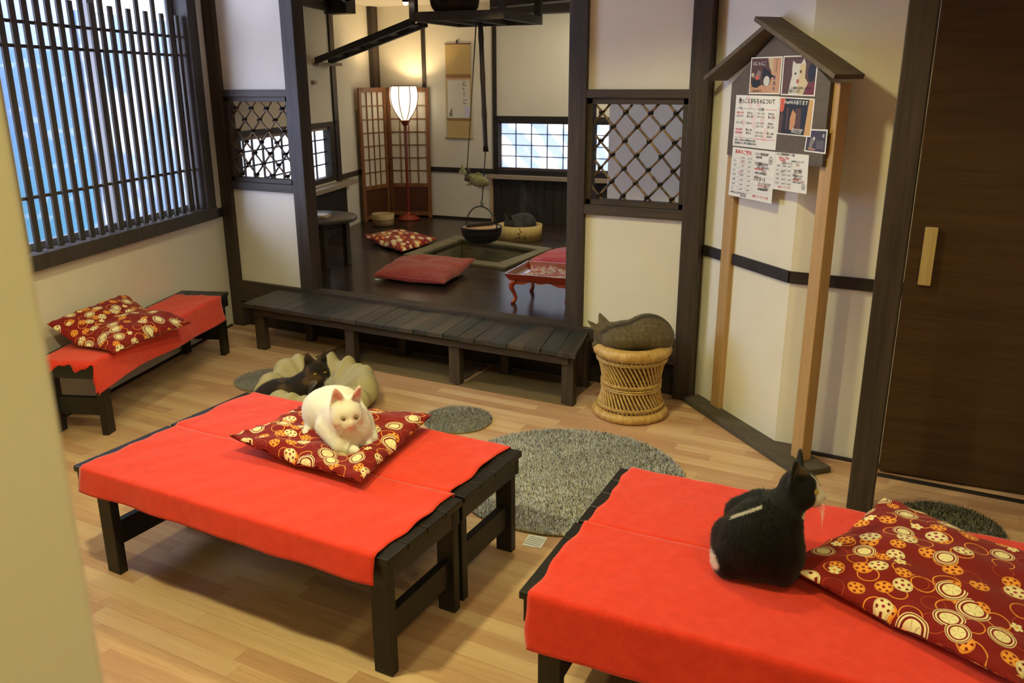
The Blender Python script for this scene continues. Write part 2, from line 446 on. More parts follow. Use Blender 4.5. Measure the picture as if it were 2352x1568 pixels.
# waist rails
m = MB(); segbox(m, K1, K2, .012, .80, .853, .012); segbox(m, K2, K3, .012, .80, .853, .012)
struct('trim_12', m, M['beamd'], 'black waist rail behind the notice board', 'rail')
struct('trim_13', lbox(MB(), -.13, .02, 0, .014, .79, .848), M['beamd'], 'short black rail between lattice window and corner post', 'rail')
struct('trim_14', lbox(MB(), 2.16, 3.4, 0, .014, .803, .851), M['post'], 'dark waist rail left of the folding screen', 'rail')
struct('trim_15', bbox(MB(), -.72, .66, 0, .014, .805, .854), M['beamd'], 'black waist rail below the hanging scroll', 'rail')
m = MB(); segbox(m, K1, K2, .012, 0, .016, .010); segbox(m, K2, K3, .012, 0, .016, .010)
struct('baseboard_right', m, M['beamd'], 'thin black base strip behind the notice board', 'baseboard')
struct('baseboard_left', lbox(MB(), -6, 0.0, 0, .010, 0, .014), M['beamd'], 'thin black base strip under the lattice window', 'baseboard')
struct('baseboard_back', bbox(MB(), -.72, .64, 0, .010, ZF, ZF+.022), M['beamd'], 'thin black base strip under the hanging scroll', 'baseboard')
# slender uprights of the raised room
struct('trim_16', MB().bb((-5.62, 7.30, ZF), (-5.475, 7.44, CEIL)), M['post'], 'brown corner post behind the folding screen', 'post', .003)
struct('trim_17', bbox(MB(), -.14, -.10, 0, .012, ZF, 2.33), M['postd'], 'thin black upright above the paper lantern', 'upright')
struct('trim_18', bbox(MB(), .642, .682, 0, .014, ZF, 2.33), M['postd'], 'thin black upright right of the hanging scroll', 'upright')
m = MB(); lbox(m, 2.17, 2.27, 0, .02, 1.33, CEIL); lbox(m, 2.17, 2.27, 0, .02, .80, 1.345)
struct('trim_19', m, M['postd'], 'black upright at the end of the small paper window', 'upright')
struct('trim_20', lbox(MB(), .25, 2.2, 0, .05, 2.29, 2.36), M['beamd'], 'black rail high over the small paper window', 'rail')
struct('trim_21', MB().bb((-5.25, 6.25, 2.265), (-4.95, 6.38, CEIL)), M['beamd'], 'dark stub beam under the ceiling by the dome camera', 'beam', .003)
struct('trim_28', bbox(MB(), .69, 3.2, 0, .16, 2.29, CEIL), M['beamd'], 'black beam along the top of the back wall', 'beam', .003)
m = MB().bar((-3.75, 6.75, 2.37), (-1.7, 6.10, 2.37), .12, .16)
struct('trim_29', m, M['beam'], 'brown ceiling beam behind the hanging rack', 'beam', .003)
# wainscot and ledges
struct('trim_22', lbox(MB(), .2, 2.36, 0, .02, ZF, .755), M['postd'], 'black board wainscot behind the round table', 'wainscot')
struct('trim_23', lbox(MB(), .2, 2.44, 0, .115, .757, .797), M['shelfw'], 'pale wooden ledge below the small paper window', 'ledge', .002)
m = MB()
for i in range(14): bbox(m, .645+i*.093, .645+i*.093+.09, 0, .022, ZF, .765)
struct('trim_24', m, M['postd'], 'black board wainscot behind the cat tub', 'wainscot', .002)
struct('trim_25', bbox(MB(), .60, 1.95, 0, .09, .766, .804), M['shelfw'], 'brown wooden ledge below the wide paper window', 'ledge', .002)
struct('trim_26', bbox(MB(), .628, .646, 0, .03, ZF, .765), M['pine'], 'thin brown edge strip of the wainscot by the tub', 'strip')

# ---- window 1: big lattice window
def glass():
    m = bpy.data.materials.new('window_glass'); m.use_nodes = True; nt = m.node_tree; nt.nodes.clear()
    o = nt.nodes.new('ShaderNodeOutputMaterial'); t = nt.nodes.new('ShaderNodeBsdfTransparent'); g = nt.nodes.new('ShaderNodeBsdfGlossy'); x = nt.nodes.new('ShaderNodeMixShader')
    t.inputs[0].default_value = (.93, .95, .97, 1); g.inputs['Roughness'].default_value = .02; x.inputs[0].default_value = .04
    nt.links.new(t.outputs[0], x.inputs[1]); nt.links.new(g.outputs[0], x.inputs[2]); nt.links.new(x.outputs[0], o.inputs[0]); return m
M['pane1'] = glass()
# the street outside
def blue_fn(n):
    x, y, z = n.sep(n.pos())
    rib = ((z*26.0).sin()*.5+.5)
    c = n.mix(z.step(.5, 1.7), (.09, .36, .53), (.14, .30, .58))
    c = n.mix(z.step(1.95, 2.0), c, (.34, .42, .68))
    s = (x-L0.x)*LD.x+(y-L0.y)*LD.y
    sp = n.noise(n.comb(s*2.0, z*5.0, 0.0), 2.0, 2)  # pale spots: reflections painted into the facade colour
    return {'col': n.mix((sp.step(.58, .66))*.35, c, (.7, .76, .8)), 'bump': (rib, .2, .01)}
def fac(name, label, s0, s1, z1, m_):
    o = mesh_obj(name, lbox(MB(), s0, s1, -3.2, -2.5, -.1, z1), m_); return tag(o, label, 'building')
fac('blue_building', 'bright blue building front glimpsed through the near half of the lattice window', -6.0, 2.15, 2.9, mat('blue_shutter', rough=.6, fn=blue_fn))
fac('pale_building', 'pale building front glimpsed through the far half of the lattice window', 2.2, 9.0, 2.35, mat('pale_facade', rough=.8, fn=lambda n: {'col': n.mix(n.noise(n.pos(), 1.6, 3).step(.4, .6), (.22, .31, .44), (.80, .80, .84))}))
struct('street', lbox(MB(), -8, 10, -9, -.125, -.2, -.1), mat('asphalt', (.25, .25, .26), .9), 'grey street outside the lattice window', 'street')
w1 = thing('window_1', 'big window with close dark wooden lattice bars', 'window', LP(-1.4, 0, .8), 0, None, 'structure')
m = MB()
lbox(m, -.195, -.088, -.10, .028, .79, 2.36); lbox(m, -2.80, -2.70, -.10, .028, .79, 2.36); lbox(m, -2.80, -.088, -.10, .034, .79, .868); lbox(m, -2.8, -.088, -.10, .034, 2.28, 2.36)
mesh_obj('frame', m, M['slatw'], w1, .003)
mesh_obj('pane', lbox(MB(), -2.72, -.19, -.118, -.112, .86, 2.30), M['pane1'], w1)
m = MB(); lbox(m, -1.03, -.965, -.105, -.075, .86, 2.3); lbox(m, -2.72, -.19, -.105, -.08, .86, .90); lbox(m, -.235, -.19, -.105, -.08, .86, 2.3)
mesh_obj('sash', m, mat('grey_sash', (.22, .22, .21), .5), w1)
m = MB()
for k in range(31):
    s = -.232-.0835*k
    lbox(m, s-.0185, s+.0185, -.038, -.024, .868, 2.08 if k % 2 == 0 else 2.29)
for z in (1.953, 1.842, 1.13): lbox(m, -2.72, -.19, -.050, -.038, z-.008, z+.008)
mesh_obj('lattice', m, M['slatw'], w1, .0015)

# ---- windows 2 and 3: paper windows
def paper_fn(seed):
    def fn(n):
        p = n.pos(); x, y, z = n.sep(p)
        a = n.noise(n.comb(x*2.2+z*1.6+seed, y*2.2, z*1.1), 2.2, 2)
        return {'emis': n.mix(a.step(.46, .54), (.42, .54, .80), (.90, .93, 1.02))}  # daylight and sun patches on the paper, painted in as glow
    return fn
M['paper2'] = mat('daylit_paper_small', (.3, .3, .3), .8, emis=(.86, .93, 1.1), estr=1.5)  # daylight behind the paper put in as an even glow
M['paper3'] = mat('daylit_paper_wide', (.3, .3, .3), .8, fn=paper_fn(3.1), estr=1.6)
w2 = thing('window_2', 'small paper window with black grid at the side of the raised room', 'window', LP(1.2, 0, .83), 0, None, 'structure')
m = MB()
lbox(m, 2.05, 2.17, -.06, .012, .815, 1.345); lbox(m, .25, .37, -.06, .012, .815, 1.345); lbox(m, .25, 2.17, -.06, .012, .815, .86); lbox(m, .25, 2.17, -.06, .012, 1.30, 1.345)
mesh_obj('frame', m, M['beamd'], w2, .002)
m = MB()
for s in (1.826, 1.658, 1.49, 1.32, 1.15, .98, .81, .64, .50): lbox(m, s-.005, s+.005, -.05, -.035, .86, 1.30)
for z in (1.19, 1.08, .972): lbox(m, .36, 2.06, -.05, -.035, z-.005, z+.005)
mesh_obj('lattice', m, M['beamd'], w2)
mesh_obj('pane', lbox(MB(), .36, 2.06, -.06, -.055, .855, 1.305), M['paper2'], w2)
mesh_obj('rail', lbox(MB(), .36, 2.06, -.05, -.01, 1.275, 1.305), M['shelfw'], w2)
w3 = thing('window_3', 'wide paper window with thin grid on the back wall', 'window', BP(1.3, 0, .85), 0, None, 'structure')
m = MB()
bbox(m, .668, .705, -.06, .018, .80, 1.37); bbox(m, 1.87, 1.95, -.06, .018, .80, 1.37); bbox(m, .668, 1.95, -.06, .018, 1.315, 1.37); bbox(m, .668, 1.95, -.06, .018, .80, .855)
mesh_obj('frame', m, M['beamd'], w3, .002)
m = MB(); bbox(m, .70, 1.88, -.05, -.02, 1.297, 1.318); bbox(m, .70, 1.88, -.05, -.02, .853, .872); bbox(m, .70, .713, -.05, -.02, .853, 1.318)
mesh_obj('sash', m, mat('brown_sash', (.10, .055, .035), .5), w3)
m = MB()
for s in (.867, 1.033, 1.2, 1.366, 1.532, 1.70): bbox(m, s-.004, s+.004, -.05, -.04, .86, 1.31)
for z in (1.198, 1.09, .982): bbox(m, .70, 1.88, -.05, -.04, z-.004, z+.004)
mesh_obj('lattice', m, mat('grid_bar', (.02, .02, .022), .6), w3)
mesh_obj('pane', bbox(MB(), .70, 1.88, -.06, -.055, .85, 1.32), M['paper3'], w3)

# ---- windows 4 and 5: bamboo lattices
def bam_fn(n):
    v = n.coord('Object', (1, 1, 1)); a = n.noise(v, 30, 3); b = n.noise(v, 7, 2)
    return {'col': n.mix((a*.5+b*.5).step(.38, .62), (.05, .031, .017), (.28, .165, .07))}
M['bamboo'] = mat('smoked_bamboo', rough=.4, fn=bam_fn)
M['tie'] = mat('black_tie_cord', (.006, .006, .006), .8)
def bamboo_window(i, xa, xb, label):
    z0, z1 = 1.033, 1.588
    w = thing('window_%d' % i, label, 'lattice window', ((xa+xb)/2, 4.28, z0), 0, None, 'structure')
    m = MB().bb((xa, 4.262, z0), (xa+.03, 4.318, z1)).bb((xb-.03, 4.262, z0), (xb, 4.318, z1)).bb((xa, 4.262, z1-.03), (xb, 4.318, z1)).bb((xa, 4.262, z0), (xb, 4.318, z0+.03))
    mesh_obj('frame', m, M['beam'], w, .002)
    A, Bx, Z0, Z1 = xa+.02, xb-.02, z0+.02, z1-.02
    h = .0675; vz = .072; cx = (A+Bx)/2
    lat, tie = MB(), MB()
    for sgn in (1, -1):
        for k in range(-12, 13):
            c0 = k*2*h
            pts = []
            for t in np.linspace(Z0, Z1, 40):
                x = cx+c0+sgn*(t-1.30)*h/vz+.006*math.sin(t*9+k*1.7)
                if A <= x <= Bx: pts.append((x, 4.287+sgn*.007, t))
            if len(pts) > 2: lat.tube(pts[::2] if len(pts) > 6 else pts, [.0062+.0012*(j % 5 == k % 5) for j in range(len(pts[::2] if len(pts) > 6 else pts))], 7)
    for a in range(-12, 13):
        for b in range(-12, 13):
            zz = 1.30+vz*(b-a); xx = cx+h*(a+b)
            if A < xx < Bx and Z0 < zz < Z1:
                for r in (-.005, 0, .005): tie.tube([(xx+.013*math.cos(q), 4.286+.016*math.sin(q), zz+r+.004*math.cos(q*2)) for q in np.linspace(0, 2*PI, 9)[:-1]], .0028, 5, True)
                tie.tube([(xx+.006, 4.268, zz), (xx+.008, 4.262, zz+.018)], .0016, 4)
                tie.tube([(xx-.004, 4.268, zz), (xx-.008, 4.262, zz-.016)], .0016, 4)
    mesh_obj('bamboo_lattice', lat, M['bamboo'], w)
    mesh_obj('cord_ties', tie, M['tie'], w)
bamboo_window(4, -4.448, -3.882, 'diamond bamboo lattice opening beside the big lattice window')
bamboo_window(5, -1.812, -1.262, 'diamond bamboo lattice opening above the rattan stool')

# ---- sliding door
d1 = thing('door_1', 'dark brown sliding door with a pale wooden pull', 'door', (.4, 3.80, 0), 0, None, 'structure')
da, db = Vector((-.165, 3.774, 0)), Vector((1.0, 3.845, 0)); z = Vector((0, 0, 1)); bk = Vector((-.002, .036, 0))
mesh_obj('panel', MB().hull8([da+z*.012, db+z*.012, db+bk+z*.012, da+bk+z*.012], [da+z*2.2, db+z*2.2, db+bk+z*2.2, da+bk+z*2.2]), M['door'], d1, .002)
dd = (db-da).normalized(); dn = Vector((dd.y, -dd.x, 0)); h0 = da+dd*.052; h1 = da+dd*.099
tag(mesh_obj('handle', MB().hull8([h0+dn*.024+z*.864, h1+dn*.024+z*.864, h1+z*.864, h0+z*.864], [h0+dn*.024+z*1.101, h1+dn*.024+z*1.101, h1+z*1.101, h0+z*1.101]), M['handle'], d1, .002), 'pale pine door pull')
struct('trim_27', MB().bb((-.165, 3.73, 0), (1.6, 3.76, .006)), M['beamd'], 'dark floor track of the sliding door', 'track')
# ================================================================== FURNITURE
# ---- red-draped low benches: local frame x along the bench, y to the back, origin at floor under front left corner
BH = .397
def bench(label, loc, rz, L, D, inl, inr, nb=4, group=None):
    t = thing('low_bench', label, 'bench', loc, rz, group)
    T = WM[t.name]
    def bx(m, p, q):
        m.bb(p, q); m.v[-8:] = [tuple(T @ Vector(v)) for v in m.v[-8:]]; return m
    m = MB(); w = D/nb
    for i in range(nb): bx(m, (0, i*w+.001, BH-.022), (L, (i+1)*w-.001, BH))
    mesh_obj('top_boards', m, M['benchx'], t, .003)
    m = MB()
    bx(m, (.012, .004, BH-.088), (L-.012, .024, BH-.022)); bx(m, (.012, D-.024, BH-.088), (L-.012, D-.004, BH-.022))
    bx(m, (.014, .024, BH-.088), (.034, D-.024, BH-.022)); bx(m, (L-.034, .024, BH-.088), (L-.014, D-.024, BH-.022))
    mesh_obj('apron', m, M['benchx'], t, .002)
    for x0 in (inl, L-inr-.064):
        for y0 in (.012, D-.046):
            mesh_obj('leg', bx(MB(), (x0, y0, 0), (x0+.064, y0+.034, BH-.022)), M['benchz'], t, .003)
        mesh_obj('stretcher', bx(MB(), (x0+.018, .03, .10), (x0+.046, D-.03, .19)), M['benchz'], t, .002)
    return t
def cloth(label, loc, rz, x0, x1, D, dropf, dropb, seed, edge=.0045, group=None, ends=None):
    # path across the bench: front hem -> front top edge -> back top edge -> back hem
    T = Matrix.Translation(Vector(loc)) @ Matrix.Rotation(rz, 4, 'Z')
    rnd = random.Random(seed); ph = [rnd.uniform(0, 6) for _ in range(8)]
    tot = dropf+D+dropb; r = .012
    def path(s):                              # s along path -> (y, z)
        if s < dropf: return (-.006-.010*(1-s/dropf if dropf else 0), BH+.004-(dropf-s))
        s -= dropf
        if s <= D: return (s, BH+.0045)
        s -= D
        return (D+.004+.004*s/max(dropb, .01), BH+.004-s)
    def fn(u, v):
        s = v*tot; y, zz = path(s)
        e0 = x0+edge*(math.sin(s*22+ph[0])+.6*math.sin(s*51+ph[1])); e1_ = x1+edge*(math.sin(s*19+ph[2])+.6*math.sin(s*47+ph[3]))
        x = e0+(e1_-e0)*u
        w = .0012*math.sin(x*17+ph[4]+4*s)+.0012*math.sin(x*31-s*23+ph[5])
        ed = max(0, 1-min(u, 1-u)*16)
        w2_ = ed*.004*max(0, math.sin(s*26+ph[6])+.3)
        if s < dropf: 
            k = 1-s/dropf
            y -= abs(.006*k*math.sin(x*9+ph[5]))+.003*k*(1+math.sin(x*23+ph[7])); zz -= .003*k*math.sin(x*5+ph[1])
        elif s <= dropf+D: zz += abs(w)+w2_
        else: y += .004*(1+math.sin(x*14+ph[2]))
        # rounded fold
        return tuple(T @ Vector((x, y, zz)))
    nv = 60
    o = mesh_obj('red_cloth', MB().grid(fn, 90, nv), M['red'], None, solid=.0028)
    return tag(o, label, 'cloth', group)
A1 = (-2.597, 1.634, 0); A2 = (-2.600, 2.054, 0)
GB = None
bench('low black bench under the white cat, the row nearer the camera', A1, 0.006, 1.33, .408, .085, .012)
bench('low black bench under the white cat, the row nearer the raised room', A2, 0.006, 1.33, .405, .085, .022)
cloth('red felt cloth on the nearer bench in front of the white cat', A1, .006, .044, 1.292, .408, .083, .055, 3)
cloth('red felt cloth on the farther bench, behind the white cat', A2, .006, .038, 1.276, .405, .055, .07, 5)
B1 = (-.878, 1.680, 0); B2 = (-.892, 2.094, 0)
bench('low black bench beneath the patterned cushion at the near right', B1, .045, 1.33, .405, .05, .085)
bench('low black bench behind the black and white cat', B2, .045, 1.33, .405, .05, .085)
cloth('red felt cloth hanging over the near right bench under the black and white cat', B1, .045, .030, 1.30, .406, .152, .05, 9, .004)
cloth('red felt cloth on the bench behind the black and white cat', B2, .045, .036, 1.30, .405, .05, .07, 12, .005)
# bench along the window wall
wrz = math.atan2(LD.y, LD.x)-PI
LA = LP(-.565, .318, 0)                        # far front corner
wd_ = Vector((-.358, .934, 0)).normalized()    # local x runs from the near end to the far end, local y towards the wall
wrz = math.atan2(wd_.y, wd_.x)
bl = bench('low black bench against the wall below the lattice window', tuple(LA-wd_*1.46), wrz, 1.46, .318, .055, .045)
def clothL():
    T = WM[bl.name]; D = .318; L = 1.46
    def fn(u, v):
        x = -.022+(L-.135+.022)*u
        x += .006*math.sin(v*21+1)+.005*math.sin(v*44)
        df = .148-.012*math.sin(u*5+.6)+.02*max(0, .15-u)*5
        s = v*(df+D-.03)
        if s < df:
            k = 1-s/df; y = -.006-.012*k-.008*k*math.sin(x*11); zz = BH+.004-(df-s)
        else: y = s-df; zz = BH+.0045+.001*math.sin(x*23+y*30)
        if x < -.003: zz -= (-.003-x)*1.3*(.4+abs(math.sin(v*9)))
        return tuple(T @ Vector((x, y, zz)))
    o = mesh_obj('red_cloth', MB().grid(fn, 100, 50), M['red'], None, solid=.0028)
    tag(o, 'red felt cloth draped crookedly over the bench below the lattice window', 'cloth')
clothL()

# ---- step deck before the raised floor
dk = thing('step_deck', 'long dark plank step along the front of the raised room', 'step', (-2.85, 4.05, 0))
m = MB()
def dkx(i, y): return -4.015+i*.1022-(.10*(y-3.83)/.41 if i > 20 else .06*(y-3.83)/.41)
for i in range(23):
    xs = [dkx(i, 3.825)+.001, dkx(i+1, 3.825)-.001, dkx(i+1, 4.232)-.001, dkx(i, 4.232)+.001]
    dz = .0015*math.sin(i*7.3); dy = .004*math.sin(i*3.1)
    ys = [3.828+dy, 3.828+dy, 4.232, 4.232]
    m.hull8([Vector((xs[k], ys[k], .288+dz)) for k in range(4)], [Vector((xs[k], ys[k], .314+dz)) for k in range(4)])
mesh_obj('planks', m, M['deck'], dk, .002)
m = MB().bb((-3.96, 3.86, .235), (-1.72, 3.885, .288)).bb((-3.96, 4.185, .235), (-1.76, 4.21, .288))
mesh_obj('rails', m, M['beam'], dk, .002)
for x in (-3.965, -3.225, -2.475, -1.765):
    mesh_obj('leg', MB().bb((x, 3.875, 0), (x+.07, 3.925, .288)), M['post'], dk, .003)
for x in (-3.80, -3.04, -2.30, -1.80):
    mesh_obj('leg', MB().bb((x, 4.165, 0), (x+.06, 4.215, .288)), M['post'], dk, .003)
def mat_fn(n):
    f = n.noise(n.pos(), 300, 2)
    return {'col': n.mix(f.step(.3, .7), (.12, .08, .035), (.19, .13, .06)), 'bump': (f, .3, .002)}
M['mat'] = mat('brown_mat', rough=.95, fn=mat_fn)
for i, (xa, xb) in enumerate(((-3.50, -2.44), (-2.405, -1.74))):
    o = mesh_obj('floor_mat', MB().bb((xa, 3.87, 0), (xb, 4.27, .008)), M['mat'], None, .002)
    tag(o, ('longer brown fibre mat under the window half of the plank step', 'shorter brown fibre mat under the plank step by the rattan stool')[i], 'mat')

# ---- notice board on two posts
NA, ND, NN = Vector((-1.002, 4.147, 0)), Vector((.728, -.685, 0)), Vector((-.685, -.728, 0))
def NP(s, o, z): return NA+ND*s+NN*o+Vector((0, 0, z))
def nbox(m, s0, s1, o0, o1, z0, z1, mi=0):
    b = [NP(s0, o1, z0), NP(s1, o1, z0), NP(s1, o0, z0), NP(s0, o0, z0)]
    t = [NP(s0, o1, z1), NP(s1, o1, z1), NP(s1, o0, z1), NP(s0, o0, z1)]
    return m.hull8(b, t, mi)
nb = thing('notice_board', 'wooden notice board with a small gabled roof on two pine posts', 'notice board', NP(.33, 0, 0))
m = MB()
m.prism([NP(s, .018, z) for s, z in ((-.02, 1.33), (.68, 1.33), (.68, 1.66), (.335, 1.885), (-.02, 1.66))], NN*-.018)
mesh_obj('board', m, M['greyboard'], nb, .001)
mesh_obj('post', nbox(MB(), -.045, .035, -.055, -.002, .03, 1.66), M['pine'], nb, .004)
mesh_obj('post', nbox(MB(), .64, .715, -.055, -.002, .03, 1.66), M['pine'], nb, .004)
mesh_obj('base_plank', nbox(MB(), -.20, .80, -.10, .075, 0, .03), M['greyw'], nb, .004)
m = MB(); m.bar(NP(-.14, .03, 1.680), NP(.325, .03, 1.890), .14, .020, up=(0, 0, 1)); mesh_obj('roof_panel', m, M['roofw'], nb, .002)
m = MB(); m.bar(NP(.245, .03, 1.925), NP(.80, .03, 1.680), .14, .020, up=(0, 0, 1)); mesh_obj('roof_panel', m, M['roofw'], nb, .002)

# ---- papers on the board
INK = mat('ink', (.03, .03, .035), .8); RED = mat('red_ink', (.65, .05, .06), .8); PINK = mat('pink_print', (.80, .66, .68), .8)
GREYI = mat('grey_ink', (.30, .30, .31), .8); WHITEI = mat('white_ink', (.75, .75, .75), .8); BLUEI = mat('blue_ink', (.06, .10, .25), .8)
FONTCACHE = {}
def text_mesh(m, txt, place, size, mi, align='LEFT', squeeze=1.0):
    cu = bpy.data.curves.new('t', 'FONT'); cu.body = txt; cu.size = size; cu.align_x = align; cu.resolution_u = 2; cu.offset = .014*size
    o = bpy.data.objects.new('t', cu); COL.objects.link(o)
    dg = bpy.context.evaluated_depsgraph_get(); me = o.evaluated_get(dg).to_mesh()
    vs = [place(v.co.x*squeeze, v.co.y) for v in me.vertices]; fs = [tuple(p.vertices) for p in me.polygons]
    m.add(vs, fs, mi)
    o.evaluated_get(dg).to_mesh_clear(); bpy.data.objects.remove(o); bpy.data.curves.remove(cu)
def paper(name, label, quad, off, cat='notice', color=None):
    # quad: (s,z) corners TL TR BR BL on the board plane; returns placing function over (x,y) metres from lower left
    TL, TR, BR, BL = quad
    def at(u, v, lift):
        s = (BL[0]*(1-u)+BR[0]*u)*(1-v)+(TL[0]*(1-u)+TR[0]*u)*v
        z = (BL[1]*(1-u)+BR[1]*u)*(1-v)+(TL[1]*(1-u)+TR[1]*u)*v
        return NP(s, off+lift, z)
    m = MB(); m.prism([at(0, 0, 0), at(1, 0, 0), at(1, 1, 0), at(0, 1, 0)], NN*.0008)
    o = mesh_obj(name, m, color or M['white_paper'], None)
    tag(o, label, cat)
    return o, at
def shape(m, at, pts, mi, lift):
    m.add([at(u, v, lift) for u, v in pts], [tuple(range(len(pts)))], mi)
def ell(cx, cy, rx, ry, n=20): return [(cx+rx*math.cos(2*PI*k/n), cy+ry*math.sin(2*PI*k/n)) for k in range(n)]
PH = [mat('print_'+n_, c, .45) for n_, c in (('umber', (.10, .045, .035)), ('black', (.012, .012, .016)), ('salmon', (.55, .30, .18)), ('white', (.62, .60, .58)), ('cream', (.58, .48, .30)), ('wine', (.16, .025, .035)), ('tan', (.60, .36, .13)), ('coral', (.62, .11, .06)), ('navy', (.05, .035, .06)), ('rose', (.42, .10, .13)), ('grey', (.22, .20, .19)), ('orange', (.55, .27, .12)))]
U, K, SA, W, CR, WI, TA, CO, NV, RO, GY, OR = range(12)
MATS = PH+[INK, RED, PINK, GREYI, WHITEI, BLUEI]
I_, R_, P_, G_, WH_, BL_ = range(12, 18)
def tx(m, at, wq, hq, txt, u, v, h, mi, align='LEFT', sq=1.0):
    text_mesh(m, txt, lambda x, y: at(u+x/wq, v+y/hq, .0022), h, mi, align, sq)
# 1 photo of several cats
o, at = paper('photo_notice', 'top left photo sheet of several cats with white lettering', ((.126, 1.770), (.357, 1.768), (.357, 1.613), (.126, 1.612)), .018, 'poster')
m = MB(); shape(m, at, [(.03, .03), (.97, .03), (.97, .97), (.03, .97)], U, .001)
shape(m, at, [(.03, .03), (.97, .03), (.97, .97), (.72, .97), (.68, .5), (.42, .24), (.03, .18)], SA, .0012)
shape(m, at, [(.56, .97), (.72, .97), (.74, .55), (.62, .72)], CR, .0014)
shape(m, at, [(.42, .72), (.55, .66), (.72, .52), (.84, .46), (.70, .45), (.66, .26), (.52, .2), (.42, .28), (.40, .5)], K, .0015)
shape(m, at, ell(.56, .35, .10, .14), W, .0017); shape(m, at, ell(.22, .30, .15, .13), K, .0016); shape(m, at, [(.14, .42), (.27, .66), (.36, .6), (.33, .38)], GY, .0015)
shape(m, at, ell(.25, .45, .06, .07), CO, .0018); shape(m, at, ell(.10, .52, .05, .06), CR, .0018); shape(m, at, ell(.05, .2, .03, .08), TA, .0018)
tx(m, at, .231, .156, 'のにゃんこ', .08, .78, .020, WH_)
for k, ch in enumerate('中売販'): tx(m, at, .231, .156, ch, .77, .10+.15*k, .018, BL_)
for k, ch in enumerate('オリジナル'): tx(m, at, .231, .156, ch, .82, .88-.075*k, .010, I_)
tx(m, at, .231, .156, '1枚1000円より', .12, .06, .011, U)
mesh_obj('picture', m, MATS, o, fixn=False)
# 2 photo of a white cat
o, at = paper('photo_notice', 'top right photo sheet of a white cat with its tongue out', ((.363, 1.769), (.594, 1.766), (.592, 1.606), (.365, 1.610)), .018, 'poster')
m = MB(); shape(m, at, [(.03, .03), (.97, .03), (.97, .97), (.03, .97)], U, .001)
shape(m, at, ell(.86, .58, .11, .24), K, .0012); shape(m, at, [(.70, .03), (.97, .03), (.97, .36), (.76, .3)], WI, .0012)
shape(m, at, [(.22, .03), (.66, .03), (.78, .32), (.68, .45), (.68, .76), (.62, .94), (.54, .80), (.40, .80), (.30, .88), (.29, .68), (.30, .5), (.26, .3)], W, .0014)
shape(m, at, [(.48, .03), (.66, .03), (.78, .32), (.68, .45), (.68, .76), (.60, .80), (.52, .78)], CR, .0016)
shape(m, at, ell(.40, .55, .03, .03), K, .0018); shape(m, at, ell(.55, .60, .03, .04), U, .0018); shape(m, at, ell(.48, .36, .04, .06), RO, .0018)
tx(m, at, .231, .158, 'だっこは猫の気持ちしだいで', .18, .16, .0125, I_); tx(m, at, .231, .158, 'お願いします♪', .24, .08, .0125, I_)
mesh_obj('picture', m, MATS, o, fixn=False)
# 3 timetable
o, at = paper('timetable_notice', 'white timetable sheet headed in large black Japanese characters', ((.026, 1.607), (.359, 1.604), (.361, 1.376), (.024, 1.376)), .018)
m = MB(); wq, hq = .334, .229
for (cx, cy) in ((.13, .85), (.36, .80), (.30, .93), (.10, .62), (.44, .58), (.22, .47), (.47, .44), (.12, .28), (.20, .17), (.76, .33), (.90, .60), (.66, .52), (.55, .83), (.72, .20)): shape(m, at, ell(cx, cy, .05, .07), P_, .0010)
tx(m, at, wq, hq, '抱っことおもちゃについて', .08, .855, .0265, I_, sq=.88)
tx(m, at, wq, hq, '平日', .10, .725, .014, I_); tx(m, at, wq, hq, '土日祝', .56, .72, .014, I_)
def ln(u0, v0, u1, v1, mi, w=.004): shape(m, at, [(u0, v0-w), (u1, v1-w), (u1, v1+w), (u0, v0+w)], mi, .0015)
def vl(u, v0, v1, mi, w=.0025): shape(m, at, [(u-w, v0), (u+w, v0), (u+w, v1), (u-w, v1)], mi, .0015)
ln(.03, .745, .09, .745, G_); ln(.20, .745, .48, .745, G_); ln(.51, .745, .55, .745, R_); ln(.70, .745, .97, .745, R_); vl(.485, .18, .74, P_); vl(.505, .18, .74, P_); vl(.97, .18, .74, P_)
ln(.03, .175, .48, .175, G_); ln(.51, .175, .97, .175, R_)
for r, (a, b) in enumerate((('14:00〜15:00', 'おもちゃ'), ('16:30〜17:30', '抱っこOK'), ('', ''), ('17:00〜17:30', 'おもちゃ'), ('', ''), ('19:30〜20:00', '抱っこOK'), ('20:00〜20:30', 'おもちゃ'))):
    if a: tx(m, at, wq, hq, a, .04, .645-.065*r, .0125, RED and R_ if r in (0, 5, 6) else G_, sq=.86); tx(m, at, wq, hq, b, .30, .645-.065*r, .0125, I_, sq=.86)
for r, (a, b) in enumerate((('11:00〜11:30', 'おもちゃ'), ('12:30〜13:30', '抱っこOK'), ('', ''), ('15:00〜15:30', 'おもちゃ'), ('16:30〜17:30', '抱っこOK'), ('', ''), ('19:00〜20:00', '抱っこOK'), ('20:00〜20:30', 'おもちゃ'))):
    if a: tx(m, at, wq, hq, a, .525, .645-.061*r, .0125, G_, sq=.86); tx(m, at, wq, hq, b, .79, .645-.061*r, .0125, I_, sq=.86)
tx(m, at, wq, hq, '※抱っこ、おもちゃは時間内のみでお願い', .05, .11, .0115, I_, sq=.8); tx(m, at, wq, hq, '猫の体調により、変更する場合があります。', .05, .05, .0115, I_, sq=.8)
mesh_obj('print', m, MATS, o, fixn=False)
